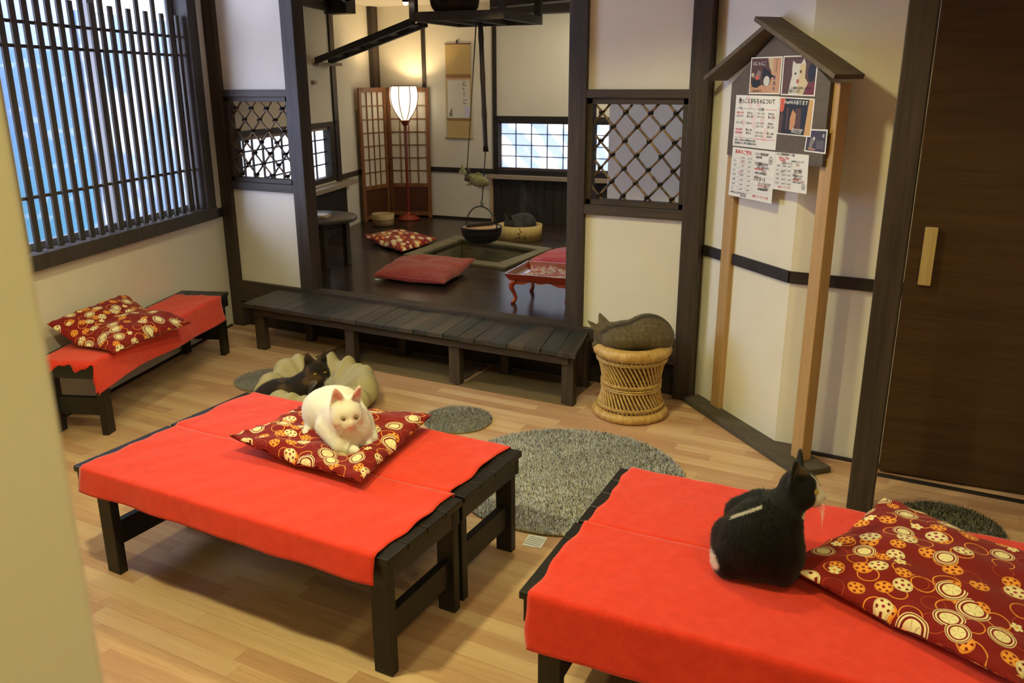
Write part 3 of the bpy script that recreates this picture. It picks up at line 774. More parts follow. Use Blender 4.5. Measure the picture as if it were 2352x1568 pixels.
# 4 wi-fi
o, at = paper('wifi_notice', 'photo sheet offering free Wi-Fi with a cat between dark posts', ((.362, 1.602), (.596, 1.596), (.592, 1.444), (.362, 1.446)), .0185, 'poster')
m = MB(); wq, hq = .232, .153
shape(m, at, [(.03, .03), (.97, .03), (.97, .97), (.03, .97)], K, .001)
shape(m, at, [(.80, .03), (.97, .03), (.97, .97), (.86, .97), (.84, .7)], TA, .0012); shape(m, at, [(.03, .97), (.18, .97), (.15, .65), (.09, .58), (.03, .66)], CO, .0014)
shape(m, at, [(.03, .03), (.12, .03), (.16, .5), (.10, .6), (.03, .5)], U, .0012); shape(m, at, [(.24, .15), (.30, .15), (.30, .72), (.24, .72)], U, .0012); shape(m, at, [(.54, .15), (.68, .15), (.66, .72), (.50, .72)], U, .0012)
shape(m, at, [(.36, .15), (.46, .13), (.52, .3), (.52, .58), (.46, .64), (.43, .70), (.39, .60), (.36, .45)], OR, .0015)
tx(m, at, wq, hq, 'freeWi-Fiあります', .16, .83, .021, WH_, sq=.95); tx(m, at, wq, hq, 'calico-muse', .44, .14, .016, WH_); tx(m, at, wq, hq, 'PW:01239', .44, .06, .016, WH_)
mesh_obj('picture', m, MATS, o, fixn=False)
# 5 small dark photo
o, at = paper('photo_notice', 'small dark purple photo sheet at the right edge of the board', ((.566, 1.476), (.693, 1.479), (.694, 1.383), (.558, 1.385)), .0178, 'poster')
m = MB(); wq, hq = .13, .093
shape(m, at, [(.05, .06), (.95, .06), (.95, .94), (.05, .94)], NV, .001); shape(m, at, [(.20, .12), (.34, .10), (.36, .3), (.46, .56), (.40, .70), (.33, .62), (.26, .66), (.20, .4)], GY, .0012)
shape(m, at, ell(.40, .6, .05, .07), W, .0014); shape(m, at, [(.18, .12), (.5, .10), (.5, .16), (.18, .18)], OR, .0014)
for k in range(6): shape(m, at, [(.52, .20+.06*k), (.88, .18+.06*k), (.88, .205+.06*k), (.52, .225+.06*k)], GY, .0014)
tx(m, at, wq, hq, '@', .78, .70, .014, WH_)
mesh_obj('picture', m, MATS, o, fixn=False)
# 6, 7 price lists
def price(at, wq, hq, rows, big):
    m = MB()
    def ln2(u0, v0, u1, v1, mi, w=.0022): shape(m, at, [(u0, v0-w), (u1, v1-w), (u1, v1+w), (u0, v0+w)], mi, .0012)
    for (cx, cy) in ((.28, .72), (.70, .72), (.62, .45), (.78, .58), (.86, .28), (.25, .50)): shape(m, at, ell(cx, cy, .06, .05), P_, .0008)
    top = .78 if big else .70
    n = len(rows); dv = (top-.12)/n
    for k in range(n+1): ln2(.03, top-dv*k, .54, top-dv*k, G_, .0012)
    for u in (.20, .38, .54): shape(m, at, [(u-.001, .12), (u+.001, .12), (u+.001, top), (u-.001, top)], G_, .0012)
    tx(m, at, wq, hq, '30分料金', .22, top+.012, .009, G_); tx(m, at, wq, hq, '以降15分', .39, top+.012, .009, G_)
    for k, (a, b, c) in enumerate(rows):
        v = top-dv*(k+.65); tx(m, at, wq, hq, a, .06, v, .010, G_); tx(m, at, wq, hq, b, .24, v, .010, G_); tx(m, at, wq, hq, c, .41, v, .010, G_)
    return m
def badge(m, at, u, v, ru, rv):
    for k in range(24):
        a, b = 2*PI*k/24, 2*PI*(k+1)/24
        m.add([at(u+ru*math.cos(a)*q, v+rv*math.sin(a)*q, .0012) for q in (.82, 1)]+[at(u+ru*math.cos(b)*q, v+rv*math.sin(b)*q, .0012) for q in (1, .82)], [(0, 1, 2, 3)], I_)
    shape(m, at, ell(u, v-.15*rv, ru*.42, rv*.42), GY, .0012); shape(m, at, [(u-ru*.42, v), (u-ru*.36, v+rv*.52), (u-ru*.05, v+rv*.2), (u+ru*.15, v+rv*.45), (u+ru*.3, v)], GY, .0012)
rows = (('30分', '700円', '300円'), ('1時間', '1200円', '500円'), ('90分', '1600円', '700円'), ('2時間', '2000円', '900円'), ('3時間', '2600円', '1200円'), ('5時間', '3000円', '1500円'), ('1日', '3500円', '2000円'))
o, at = paper('price_list', 'larger white price list hanging below the board edge, red heading', ((.028, 1.370), (.365, 1.369), (.366, 1.142), (.018, 1.142)), .0182)
m = price(at, .34, .227, rows, True)
tx(m, at, .34, .227, '料金のご案内', .08, .88, .022, R_); tx(m, at, .34, .227, 'にゃんこ倶楽部会員様', .56, .90, .014, I_, sq=.72); tx(m, at, .34, .227, '会員登録無料', .58, .84, .010, I_, sq=.8); badge(m, at, .91, .82, .045, .075)
tx(m, at, .34, .227, '平日割あります!!!', .57, .70, .018, I_, sq=.72); tx(m, at, .34, .227, '平日は、会員様100円引き', .62, .645, .010, I_, sq=.8); tx(m, at, .34, .227, '新規会員募集中', .57, .61, .010, R_); tx(m, at, .34, .227, '1時間毎200円(税込)', .57, .53, .011, I_)
for k in range(9): shape(m, at, [(.57+k*.045, .47), (.595+k*.045, .47), (.595+k*.045, .475), (.57+k*.045, .475)], G_, .0012); shape(m, at, [(.57+k*.045, .16), (.595+k*.045, .16), (.595+k*.045, .165), (.57+k*.045, .165)], G_, .0012)
tx(m, at, .34, .227, 'アフター5', .57, .395, .024, I_, sq=.8); tx(m, at, .34, .227, 'サービスあります', .68, .33, .013, I_, sq=.9); tx(m, at, .34, .227, '17時以降の入店で', .66, .29, .011, R_, sq=.8)
tx(m, at, .34, .227, '1時間延長200円', .67, .22, .013, I_, sq=.85); tx(m, at, .34, .227, '全席フリードリンク付', .57, .06, .014, R_, sq=.85); tx(m, at, .34, .227, '※中学生以上のお客様が対象です', .05, .07, .009, I_); tx(m, at, .34, .227, '(税込価格)', .30, .03, .009, I_)
mesh_obj('print', m, MATS, o, fixn=False)
o, at = paper('price_list', 'smaller white price list at the lower right of the board', ((.366, 1.369), (.592, 1.372), (.600, 1.212), (.366, 1.208)), .0178)
m = price(at, .23, .161, rows[1:6], False)
tx(m, at, .23, .161, 'にゃんこ倶楽部会員様カード会員', .03, .93, .012, I_, sq=.72); tx(m, at, .23, .161, '料金のご案内', .12, .83, .012, R_); tx(m, at, .23, .161, '平日限定', .14, .77, .011, R_); tx(m, at, .23, .161, '会員登録はスタッフまで', .50, .78, .008, I_)
tx(m, at, .23, .161, '平日割あります!', .58, .40, .012, I_, sq=.75); tx(m, at, .23, .161, '会員様100円引き', .60, .34, .009, I_, sq=.8); tx(m, at, .23, .161, '新規募集中', .58, .30, .009, R_); tx(m, at, .23, .161, '1時間毎200円', .58, .24, .009, I_); tx(m, at, .23, .161, '延長は30分単位', .60, .55, .009, I_, sq=.8); tx(m, at, .23, .161, 'お支払いは先払い', .60, .50, .009, I_, sq=.8); tx(m, at, .23, .161, '全席フリードリンク付', .16, .06, .010, R_, sq=.85)
badge(m, at, .90, .16, .055, .075)
mesh_obj('print', m, MATS, o, fixn=False)

# ---- rattan stool
M['cane'] = None
def cane_fn(n):
    v = n.coord('Object', (1, 1, 1)); a = n.noise(v, 22, 3); b = n.noise(v, 90, 2)
    return {'col': n.mix((a*.6+b*.4).step(.3, .7), (.42, .25, .075), (.66, .45, .17))}
M['cane'] = mat('golden_cane', rough=.42, fn=cane_fn, spec=.45)
def wrap_fn(n):
    x, y, z = n.sep(n.coord('Object')); a = y.atan2(x)
    g = ((a*32.0+n.noise(n.coord('Object', (1, 1, 1)), 9, 1)*9.0).sin()*.5+.5); nz = n.noise(n.coord('Object', (1, 1, 1)), 26, 3)
    c = n.mix(nz.step(.3, .7), (.46, .27, .075), (.64, .42, .15))
    return {'col': n.mix(g.lt(.03)*.4, c, (.22, .12, .03)), 'bump': (g, .2, .002)}
M['wrap'] = mat('wrapped_cane', rough=.45, fn=wrap_fn)
SX, SY = -1.397, 3.945
st = thing('rattan_stool', 'hourglass rattan stool with a wrapped rim holding a sleeping tabby', 'stool', (SX, SY, 0))
def srad(z):
    t = (z-.035)/(.325-.035)
    return .172-.024*math.sin(PI*min(max(t, 0), 1))*1.15+(.006*t)
C0 = Vector((SX, SY, 0))
def tor(m, R, r, z, n=56, k=12, mi=0):
    return m.tube([C0+Vector((R*math.cos(2*PI*j/n), R*math.sin(2*PI*j/n), z)) for j in range(n)], r, k, True, mi)
mesh_obj('rim', tor(MB(), .170, .0335, .358), M['wrap'], st)
m = MB(); tor(m, .176, .024, .024); mesh_obj('base_ring', m, M['wrap'], st)
m = MB()
for lay, (dth, n_) in enumerate(((.95, 47),)):
    for k in range(n_):
        a0 = 2*PI*k/n_
        pts = []
        for t in np.linspace(0, 1, 8):
            z_ = .035+t*.30; a = a0+dth*(.5-t); r = srad(z_)-(.008 if lay else 0)
            pts.append(C0+Vector((r*math.cos(a), r*math.sin(a), z_)))
        m.tube(pts, .0060, 7)
mesh_obj('cane_wall', m, M['cane'], st)
for zb in (.312, .185, .066):
    m = MB()
    for s_ in (1, -1):
        m.tube([C0+Vector(((srad(zb)+.007)*math.cos(2*PI*j/220), (srad(zb)+.007)*math.sin(2*PI*j/220), zb+s_*.008*math.cos(PI*j/2.0))) for j in range(220)], .0042, 5, True)
    if abs(zb-.185) < .01:
        tor(m, srad(.158)+.006, .005, .166, 56, 6); tor(m, srad(.158)+.006, .005, .155, 56, 6)
    mesh_obj('woven_band', m, M['cane'], st)
mesh_obj('seat_panel', MB().lathe([(.0, .335), (.15, .338)], C0, 40), M['cane'], st)

# ---- rugs
def rug_cols(n):
    v = n.attr('Col'); return {'col': v}
M['rug'] = mat('rug_pile', rough=.95, spec=.1, fn=rug_cols)
M['rugb'] = mat('rug_backing', (.30, .26, .11), .9)
def rug(label, cx, cy, R, dens, pal, seed, tagged=False, h=.013):
    rs = np.random.RandomState(seed)
    t = thing('round_rug', label, 'rug', (cx, cy, 0))
    m = MB().lathe([(0, .001), (R-.004, .001), (R, .006), (R-.006, .011), (0, .012)], (cx, cy, 0), 72)
    base = mesh_obj('backing', m, M['rugb'], t)
    n = int(PI*R*R*dens)
    r = np.sqrt(rs.rand(n))*(R+.002); a = rs.rand(n)*2*PI
    x = cx+r*np.cos(a); y = cy+r*np.sin(a)
    low = np.sin(x*13+seed)*np.sin(y*11+1.3*seed)+.6*np.sin(x*29-y*23+seed)
    la = rs.rand(n)*2*PI; ll = rs.rand(n)*.011+.002; hh = h*(.5+.6*rs.rand(n))+.003
    wa = rs.rand(n)*PI; w = .0016
    v = np.zeros((n, 3, 3)); 
    v[:, 0] = np.stack([x-w*np.cos(wa), y-w*np.sin(wa), np.full(n, .008)], 1)
    v[:, 1] = np.stack([x+w*np.cos(wa), y+w*np.sin(wa), np.full(n, .008)], 1)
    v[:, 2] = np.stack([x+ll*np.cos(la), y+ll*np.sin(la), .008+hh], 1)
    v = v.reshape(-1, 3)-np.array([cx, cy, 0])
    me = bpy.data.meshes.new('pile'); me.from_pydata(v.tolist(), [], np.arange(3*n).reshape(-1, 3).tolist())
    pal = np.array(pal); c = pal[rs.randint(0, len(pal), n)]*(1+.10*low[:, None])
    c = np.repeat(np.concatenate([c, np.ones((n, 1))], 1), 3, 0)
    ca = me.color_attributes.new('Col', 'FLOAT_COLOR', 'POINT'); ca.data.foreach_set('color', c.astype(np.float32).ravel())
    me.materials.append(M['rug'])
    me.normals_split_custom_set_from_vertices([((rs.rand()-.5)*.5, (rs.rand()-.5)*.5, .9) for _ in range(3*n)])
    o = bpy.data.objects.new('pile', me); COL.objects.link(o); o.parent = t; o['kind'] = 'stuff'
    return t
G1 = [(.78, .80, .88), (.64, .66, .76), (.52, .56, .68), (.30, .31, .38), (.76, .73, .66), (.46, .50, .66), (.68, .67, .64)]
G2 = [(.40, .40, .40), (.32, .32, .34), (.25, .25, .28), (.17, .17, .19), (.44, .43, .40)]
rg = rug('big round grey shaggy rug between the two red bench tables', -1.37, 3.085, .515, 95000, G1, 1)
m = MB().bb((-1.29, 2.49, .001), (-1.215, 2.575, .0022)); m.v = [tuple(Matrix.Translation((-1.25, 2.53, 0)) @ Matrix.Rotation(.15, 4, 'Z') @ Matrix.Translation((1.25, -2.53, 0)) @ Vector(v)) for v in m.v]
tg = mesh_obj('care_tag', m, M['white_paper'], rg); tg['label'] = 'white care label'
m = MB()
for k in range(5): m.bb((-1.285, 2.502+k*.013, .0024), (-1.222, 2.506+k*.013, .0026))
mesh_obj('print', m, GREYI, tg)
rug('small round grey rug just behind the white cat and its cushion', -2.14, 3.42, .175, 95000, G2, 2)
rug('small round grey rug half hidden by the beige bean bag', -3.44, 3.43, .19, 95000, G2, 3)
rug('small round grey rug at the sliding door', .12, 3.36, .20, 95000, [(c[0]*.8, c[1]*.85, c[2]*.75) for c in G2], 4)
# ================================================================== RAISED ROOM
# hearth
hr = thing('sunken_hearth', 'square sunken hearth with a raised wooden frame in the dark floor', 'hearth', (-3.48, 5.93, ZF))
u = Vector((0, 0, 1))
for i in range(4):
    j = (i+1) % 4
    q = [HO[i], HO[j], HI[j], HI[i]]
    mesh_obj('frame_board', MB().hull8([p+u*-.0 for p in q], [p+u*.022 for p in q]), M['hearthw'], hr, .004)
for i in range(4):
    j = (i+1) % 4
    a, b = HI[i], HI[j]; d = (b-a).normalized(); nn_ = Vector((d.y, -d.x, 0))*.02
    mesh_obj('lining_board', MB().hull8([a+nn_-u*.30, b+nn_-u*.30, b-u*.30, a-u*.30], [a+nn_+u*.001, b+nn_+u*.001, b+u*.001, a+u*.001]), M['hearthw'], hr)
mesh_obj('ash_bed', MB().prism([p-u*.27 for p in HI], u*.02), mat('ash', (.10, .09, .075), .95), hr)

# pot, hook rod
PX, PY = -3.333, 5.75
def about(c): return Vector(c)
pt = thing('iron_pot', 'round black iron pot with a wooden lid hanging over the hearth', 'pot', (PX, PY, .455))
m = MB().lathe([(.0, .452), (.07, .455), (.12, .475), (.152, .515), (.163, .555), (.160, .572), (.168, .582), (.163, .590), (.156, .588), (.150, .56)], (PX, PY, 0), 40)
mesh_obj('body', m, M['black'], pt)
M['lid'] = wood('pale_lid_wood', (.34, .20, .10), (.46, .29, .16), 'x', rough=.6, bump=.05)
mesh_obj('lid', MB().lathe([(0, .584), (.153, .583), (.154, .572), (0, .571)], (PX, PY, 0), 40), M['lid'], pt)
mesh_obj('lid_bar', MB().bar((PX-.085, PY-.085, .596), (PX+.045, PY+.115, .600), .026, .026), M['ironw'], pt, .003)
hd = [(PX+.166*math.cos(a)*.97, PY-.035*math.cos(a), .572+.172*math.sin(a)) for a in np.linspace(0, PI, 24)]
mesh_obj('handle', MB().tube(hd, .0052, 8), M['black'], pt)
hk = thing('hearth_hook', 'bamboo hearth hook rod with rope and green wooden fish above the pot', 'hearth hook', (-3.32, 5.75, 2.1))
M['dbam'] = mat('dark_bamboo', (.022, .012, .008), .35)
pts = [Vector((-3.319, 5.75, 2.16)).lerp(Vector((-3.284, 5.75, 1.168)), t) for t in np.linspace(0, 1, 19)]
mesh_obj('bamboo_rod', MB().tube(pts, [.0185+(.0032 if i % 5 == 3 else 0) for i in range(19)], 12), M['dbam'], hk)
m = MB().tube([(-3.284, 5.75, 1.20), (-3.300, 5.75, 1.02), (-3.322, 5.75, .80), (-3.335, 5.75, .765), (-3.327, 5.75, .742), (-3.318, 5.75, .748), (-3.314, 5.75, .775)], .0042, 7)
mesh_obj('iron_hook', m, M['black'], hk)
rp = []
for t in np.linspace(0, 1, 60): rp.append(Vector((-3.349, 5.745, 2.12)).lerp(Vector((-3.452, 5.745, 1.03)), t)+Vector((.0006*math.cos(t*160), .0006*math.sin(t*160), 0)))
M['rope'] = mat('rope', (.075, .055, .03), .9)
mesh_obj('rope', MB().tube(rp, .0052, 6), M['rope'], hk)
# fish
F0 = Vector((-3.37, 5.75, .945)); fd = Vector((.985, 0, -.17)); fu = Vector((.17, 0, .985)); fy = Vector((0, -1, 0))
def fp(a, b, c): return F0+fd*a+fu*b+fy*c
M['fish'] = mat('mossy_wood_fish', rough=.6, fn=lambda n: {'col': n.mix(n.noise(n.coord('Object', (1, 1, 1)), 40, 3).step(.3, .7), (.10, .095, .03), (.27, .25, .10))})
prof = [(-.105, .010, .008), (-.085, .016, .012), (-.055, .034, .018), (-.015, .047, .024), (.025, .048, .026), (.06, .041, .024), (.09, .027, .018), (.108, .014, .010), (.113, .004, .004)]
m = MB(); vs = []; k = 16
for a, h, w in prof:
    for j in range(k): vs.append(fp(a, h*math.sin(2*PI*j/k), w*math.cos(2*PI*j/k)))
m.add(vs, [(i*k+j, i*k+(j+1) % k, (i+1)*k+(j+1) % k, (i+1)*k+j) for i in range(len(prof)-1) for j in range(k)]+[tuple(range(k)), tuple((len(prof)-1)*k+j for j in range(k))], 0, True)
fo = mesh_obj('fish', m, M['fish'], hk)
m = MB()
m.prism([fp(-.095, .0, .005), fp(-.13, .02, .005), fp(-.175, .028, .005), (fp(-.155, .055, .005)), fp(-.15, .10, .005), fp(-.12, .06, .005), fp(-.09, .03, .005)], fy*-.012)
mesh_obj('tail_fin', m, M['fish'], fo, .002); m = MB()
m.prism([fp(-.03, .044, .004), fp(0, .066, .004), fp(.03, .06, .004), fp(.045, .043, .004)], fy*-.008)
mesh_obj('fin', m, M['fish'], fo, .002); m = MB()
m.prism([fp(-.06, -.03, .004), fp(-.09, -.055, .004), fp(-.075, -.06, .004), fp(-.03, -.045, .004)], fy*-.008)
mesh_obj('fin', m, M['fish'], fo, .002)
m = MB()
for s_ in range(4): m.tube([fp(-.098+.012*s_+.004*math.sin(q), .022*math.cos(q), .02*math.sin(q)) for q in np.linspace(0, 2*PI, 13)[:-1]], .0062, 6, True)
m.tube([fp(-.09, .02, 0), fp(-.085, .07, .01), (-3.455, 5.75, 1.06)], .006, 6); m.tube([fp(-.10, .05, .0), fp(-.075, .075, .01), fp(-.06, .05, .012), fp(-.09, .03, .01)], .006, 6)
mesh_obj('rope_binding', m, M['rope'], fo)

# hanging rack, ladder
SZ = 2.1
SQ = [Vector(p) for p in ((-3.697, 5.38, SZ), (-2.991, 5.511, SZ), (-3.026, 6.20, SZ), (-3.737, 6.125, SZ))]
rk = thing('hanging_rack', 'dark wooden fire rack hanging from the ceiling over the hearth', 'rack', (-3.36, 5.80, SZ))
cen = sum(SQ, Vector())/4
for i in range(4):
    j = (i+1) % 4; a, b = SQ[i], SQ[j]; d = (b-a).normalized(); inn = Vector((-d.y, d.x, 0))*.035
    mesh_obj('rail', MB().hull8([a, b, b+inn, a+inn], [p+u*.062 for p in (a, b, b+inn, a+inn)]), M['beam'], rk, .003)
m = MB()
for t in (.28, .58):
    m.bar(SQ[0].lerp(SQ[1], t)+u*.018, SQ[3].lerp(SQ[2], t)+u*.018, .045, .03)
m.bar(SQ[0].lerp(SQ[3], .35)+u*.045, SQ[1].lerp(SQ[2], .35)+u*.045, .05, .02); m.bar(SQ[0].lerp(SQ[3], .72)+u*.045, SQ[1].lerp(SQ[2], .72)+u*.045, .05, .02)
mesh_obj('cross_slats', m, M['beam'], rk, .002)
q = [SQ[0].lerp(cen, .12), SQ[0].lerp(SQ[1], .62).lerp(cen, .08), SQ[3].lerp(SQ[2], .62).lerp(cen, .08), SQ[3].lerp(cen, .12)]
mesh_obj('shelf_board', MB().hull8([p+u*.055 for p in q], [p+u*.066 for p in q]), M['beam'], rk)
for i, p in enumerate(SQ):
    d = (cen-p); d.z = 0; d.normalize(); c = p+d*.035
    mesh_obj('hanger', MB().bb((c.x-.026, c.y-.022, SZ), (c.x+.026, c.y+.022, CEIL)), M['post'], rk, .002)
ld = thing('cat_ladder', 'slanting dark wooden cat ladder from the wall ledge up to the hanging rack', 'ladder', (-4.4, 5.7, 1.95))
la0, la1 = Vector((-5.03, 5.90, 1.862)), Vector((-3.70, 5.44, 2.105)); lb0, lb1 = Vector((-5.07, 6.12, 1.862)), Vector((-3.75, 5.68, 2.105))
mesh_obj('rail', MB().bar(la0, la1, .03, .05), M['beamd'], ld, .002)
mesh_obj('rail', MB().bar(lb0, lb1, .03, .05), M['beamd'], ld, .002)
for t in (.17, .36, .55, .74, .93):
    a, b = la0.lerp(la1, t), lb0.lerp(lb1, t)
    mesh_obj('rung', MB().bar(a, b, .075, .014, up=(-.2, 0, 1)), M['greyw'], ld)
lg = mesh_obj('wall_ledge', MB().bb((-5.62, 5.93, 1.826), (-5.03, 6.25, 1.852)), M['shelfw'], None, .002)
tag(lg, 'pale wooden cat ledge high on the wall at the foot of the ladder', 'shelf')
bk_ = mesh_obj('wall_block', lbox(MB(), 1.73, 1.79, .0, .03, 1.668, 1.70), M['shelfw'], None, .002)
tag(bk_, 'tiny pale wooden block on the wall under the cat ledge', 'block')
# dome camera, little spot
dc = thing('dome_camera', 'black dome security camera under the ceiling', 'camera', (-3.95, 5.0, CEIL))
mesh_obj('mount', MB().lathe([(0, CEIL), (.075, CEIL), (.075, CEIL-.14), (.065, CEIL-.155), (0, CEIL-.155)], (-3.95, 5.0, 0), 28), M['black'], dc)
mesh_obj('dome', MB().lathe([(.06*math.cos(a), CEIL-.15-.062*math.sin(a)) for a in np.linspace(0, PI/2, 8)], (-3.95, 5.0, 0), 28), mat('dark_dome', (.006, .006, .008), .08), dc)
sp = thing('spot_lamp', 'small black spot lamp with a bright tip on the hanging rack', 'spot lamp', (-3.71, 5.36, 2.20))
mesh_obj('housing', MB().lathe([(0, 2.29), (.02, 2.29), (.024, 2.235), (.018, 2.225)], (-3.70, 5.345, 0), 20), M['black'], sp)
mesh_obj('bulb', MB().lathe([(.0185, 2.226), (.017, 2.215), (.010, 2.207), (0, 2.205)], (-3.70, 5.345, 0), 20), mat('lit_bulb', (.8, .8, .8), .5, emis=(1, .93, .78), estr=9), sp)

# paper lantern on a red stand
LX, LY = -5.03, 7.18
def at0(prof, c=(LX, LY, 0)): return MB().lathe(prof, c, 40)
lm = thing('paper_lantern', 'tall red lacquer standing lantern with a glowing tulip shaped paper shade', 'floor lamp', (LX, LY, ZF))
mesh_obj('base', at0([(0, .33), (.108, .33), (.116, .340), (.113, .352), (.095, .358), (.085, .362), (.083, .372), (.070, .380), (.035, .386), (.024, .395), (.018, .41), (0, .41)]), M['lacq2'], lm)
mesh_obj('pole', at0([(.0165, .40), (.0155, 1.29)]), M['lacquer'], lm)
mesh_obj('collar', at0([(.016, 1.272), (.026, 1.278), (.036, 1.292), (.038, 1.305), (.052, 1.315), (.054, 1.324), (.03, 1.33), (0, 1.33)]), M['lacquer'], lm)
SH = [(.038, 1.33), (.070, 1.365), (.102, 1.412), (.126, 1.465), (.139, 1.52), (.143, 1.57), (.137, 1.62), (.128, 1.652)]
def shade_fn(n):
    x, y, z = n.sep(n.coord('Object'))
    return {'emis': n.mix(z.step(.95, 1.33), (1.0, .84, .52), (1.0, .90, .68))}
M['shade'] = mat('glowing_paper_shade', (.85, .8, .7), .8, fn=shade_fn, estr=2.0)
mesh_obj('shade', at0(SH), M['shade'], lm)
for k in range(8):
    a = 2*PI*k/8+.25
    mesh_obj('shade_rib', MB().tube([(LX+(r+.004)*math.cos(a), LY+(r+.004)*math.sin(a), z) for r, z in SH], .0048, 6), M['lacquer'], lm)
mesh_obj('shade_ring', MB().tube([(LX+.130*math.cos(2*PI*j/40), LY+.130*math.sin(2*PI*j/40), 1.654) for j in range(40)], .0055, 8, True), M['lacquer'], lm)
d = bpy.data.lights.new('lantern_bulb', 'POINT'); d.energy = 15; d.color = (1, .72, .36); d.shadow_soft_size = .035
o = bpy.data.objects.new('lantern_bulb', d); COL.objects.link(o); o.location = (LX, LY, 1.56)

# folding screen
PS = [Vector((-5.325, 6.827, ZF)), Vector((-5.312, 7.245, ZF)), Vector((-4.90, 7.425, ZF))]
scn = thing('folding_screen', 'two-panel folding paper screen in reddish brown wood behind the lantern', 'folding screen', (-5.19, 7.07, ZF))
M['scrw'] = wood('screen_wood', (.20, .075, .028), (.30, .125, .05), 'z', rough=.4, bump=.04)
M['scrd'] = wood('screen_panel_wood', (.075, .024, .011), (.12, .042, .02), 'x', rough=.45, bump=.04)
M['scrp'] = mat('screen_paper', rough=.9, col=(.72, .66, .55))
for a, b in ((PS[0], PS[1]), (PS[1]+Vector((.012, .012, 0)), PS[2])):
    d = (b-a); L = d.length; d.normalize(); nn_ = Vector((d.y, -d.x, 0))
    def sx(m, s0, s1, z0, z1, t=.011, o_=0):
        q = [a+d*s0+nn_*(t+o_), a+d*s1+nn_*(t+o_), a+d*s1+nn_*(o_-t), a+d*s0+nn_*(o_-t)]
        m.hull8([p+u*z0 for p in q], [p+u*z1 for p in q]); return m
    m = MB(); sx(m, 0, .036, 0, 1.31); sx(m, L-.036, L, 0, 1.31); sx(m, .036, L-.036, 1.265, 1.31); sx(m, .036, L-.036, .315, .355); sx(m, .036, L-.036, .02, .06)
    fr = mesh_obj('panel_frame', m, M['scrw'], scn, .002)
    m = MB(); w = L-.072
    for k in (1, 2, 3): sx(m, .036+w*k/4-.0045, .036+w*k/4+.0045, .355, 1.265, .006)
    for k in range(1, 7): sx(m, .036, L-.036, .355+.91*k/7-.0045, .355+.91*k/7+.0045, .006)
    mesh_obj('lattice', m, M['scrw'], fr)
    mesh_obj('paper', sx(MB(), .03, L-.03, .35, 1.27, .001, -.006), M['scrp'], fr)
    mesh_obj('lower_panel', sx(MB(), .03, L-.03, .05, .32, .004), M['scrd'], fr)

# wash tub
bc = thing('wash_bucket', 'small pale wooden wash tub beside the folding screen', 'tub', (-5.02, 6.74, ZF))
M['tubw'] = wood('pale_cedar', (.46, .32, .15), (.58, .43, .23), 'z', rough=.55, bump=.05)
bx, by = -5.025, 6.735
mesh_obj('body', MB().lathe([(0, .335), (.100, .335), (.112, .452), (.103, .452), (.094, .35), (0, .35)], (bx, by, 0), 40), M['tubw'], bc)
mesh_obj('hoop', MB().tube([(bx+.107*math.cos(2*PI*j/40), by+.107*math.sin(2*PI*j/40), .392) for j in range(40)], .003, 6, True), mat('copper_hoop', (.12, .05, .02), .4), bc)

# cat tub
TX, TY = -3.475, 6.685
tb = thing('shallow_tub', 'shallow round yellow wooden tub with burnt paw marks, grey cat inside', 'tub', (TX, TY, ZF))
M['tuby'] = wood('yellow_tub_wood', (.46, .32, .10), (.60, .44, .17), 'z', rough=.5, bump=.03)
mesh_obj('body', MB().lathe([(0, .333), (.196, .333), (.202, .462), (.190, .464), (.186, .35), (0, .35)], (TX, TY, 0), 48), M['tuby'], tb)
m = MB(); BURN = mat('burnt_mark', (.035, .02, .008), .8)
vd = Vector((-TX*0+3.475, -TY, 0)).normalized(); sdv = Vector((-vd.y, vd.x, 0))
def tubpt(a, z, lift=.0015):
    th_ = math.atan2(vd.y, vd.x)+a; r = .197+.005*(z-.333)/.13+lift
    return (TX+r*math.cos(th_), TY+r*math.sin(th_), z)
for a, z, s_ in ((-.18, .366, .010), (-.02, .376, .012), (-.055, .408, .010), (.05, .425, .009), (.0, .447, .008)):
    mesh_obj('burnt_mark', MB().add([tubpt(a+s_*3.4*math.cos(q), z+s_*.85*math.sin(q)) for q in np.linspace(0, 2*PI, 13)[:-1]], [tuple(range(12))]), BURN, tb)
for k in range(16):
    q0, q1 = 2*PI*k/16, 2*PI*(k+1)/16
    m.add([tubpt(.20+.075*c*math.cos(q), .370+.017*c*math.sin(q)) for q, c in ((q0, .7), (q0, 1), (q1, 1), (q1, .7))], [(0, 1, 2, 3)])
mesh_obj('burnt_ring', m, BURN, tb)

# hanging scroll
hs = thing('hanging_scroll', 'gold hanging scroll with brush writing and a small grey cat figure', 'scroll', BP(.265, .01, 1.6))
def sbox(s0, s1, z0, z1, o0, o1): return bbox(MB(), s0, s1, o0, o1, z0, z1)
gold = mat('gold_brocade', rough=.6, fn=lambda n: {'col': n.mix(n.noise(n.pos(), 120, 3).step(.3, .7), (.46, .33, .13), (.58, .43, .19))})
mesh_obj('mounting', sbox(.128, .408, 1.152, 2.048, .004, .008), gold, hs)
broc = mat('brown_brocade', (.28, .16, .06), .7)
for za, zb_ in ((1.318, 1.342), (1.728, 1.764)): mesh_obj('band', sbox(.130, .406, za, zb_, .008, .010), broc, hs)
pn = mesh_obj('painting', sbox(.145, .393, 1.345, 1.708, .008, .0105), mat('scroll_paper', (.68, .66, .60), .7), hs)
mesh_obj('paper_strip', sbox(.143, .395, 1.708, 1.728, .008, .0103), mat('pink_silk', (.55, .36, .25), .7), hs)
m = MB()
def bat(x, y): return BP(x, .0115, y)
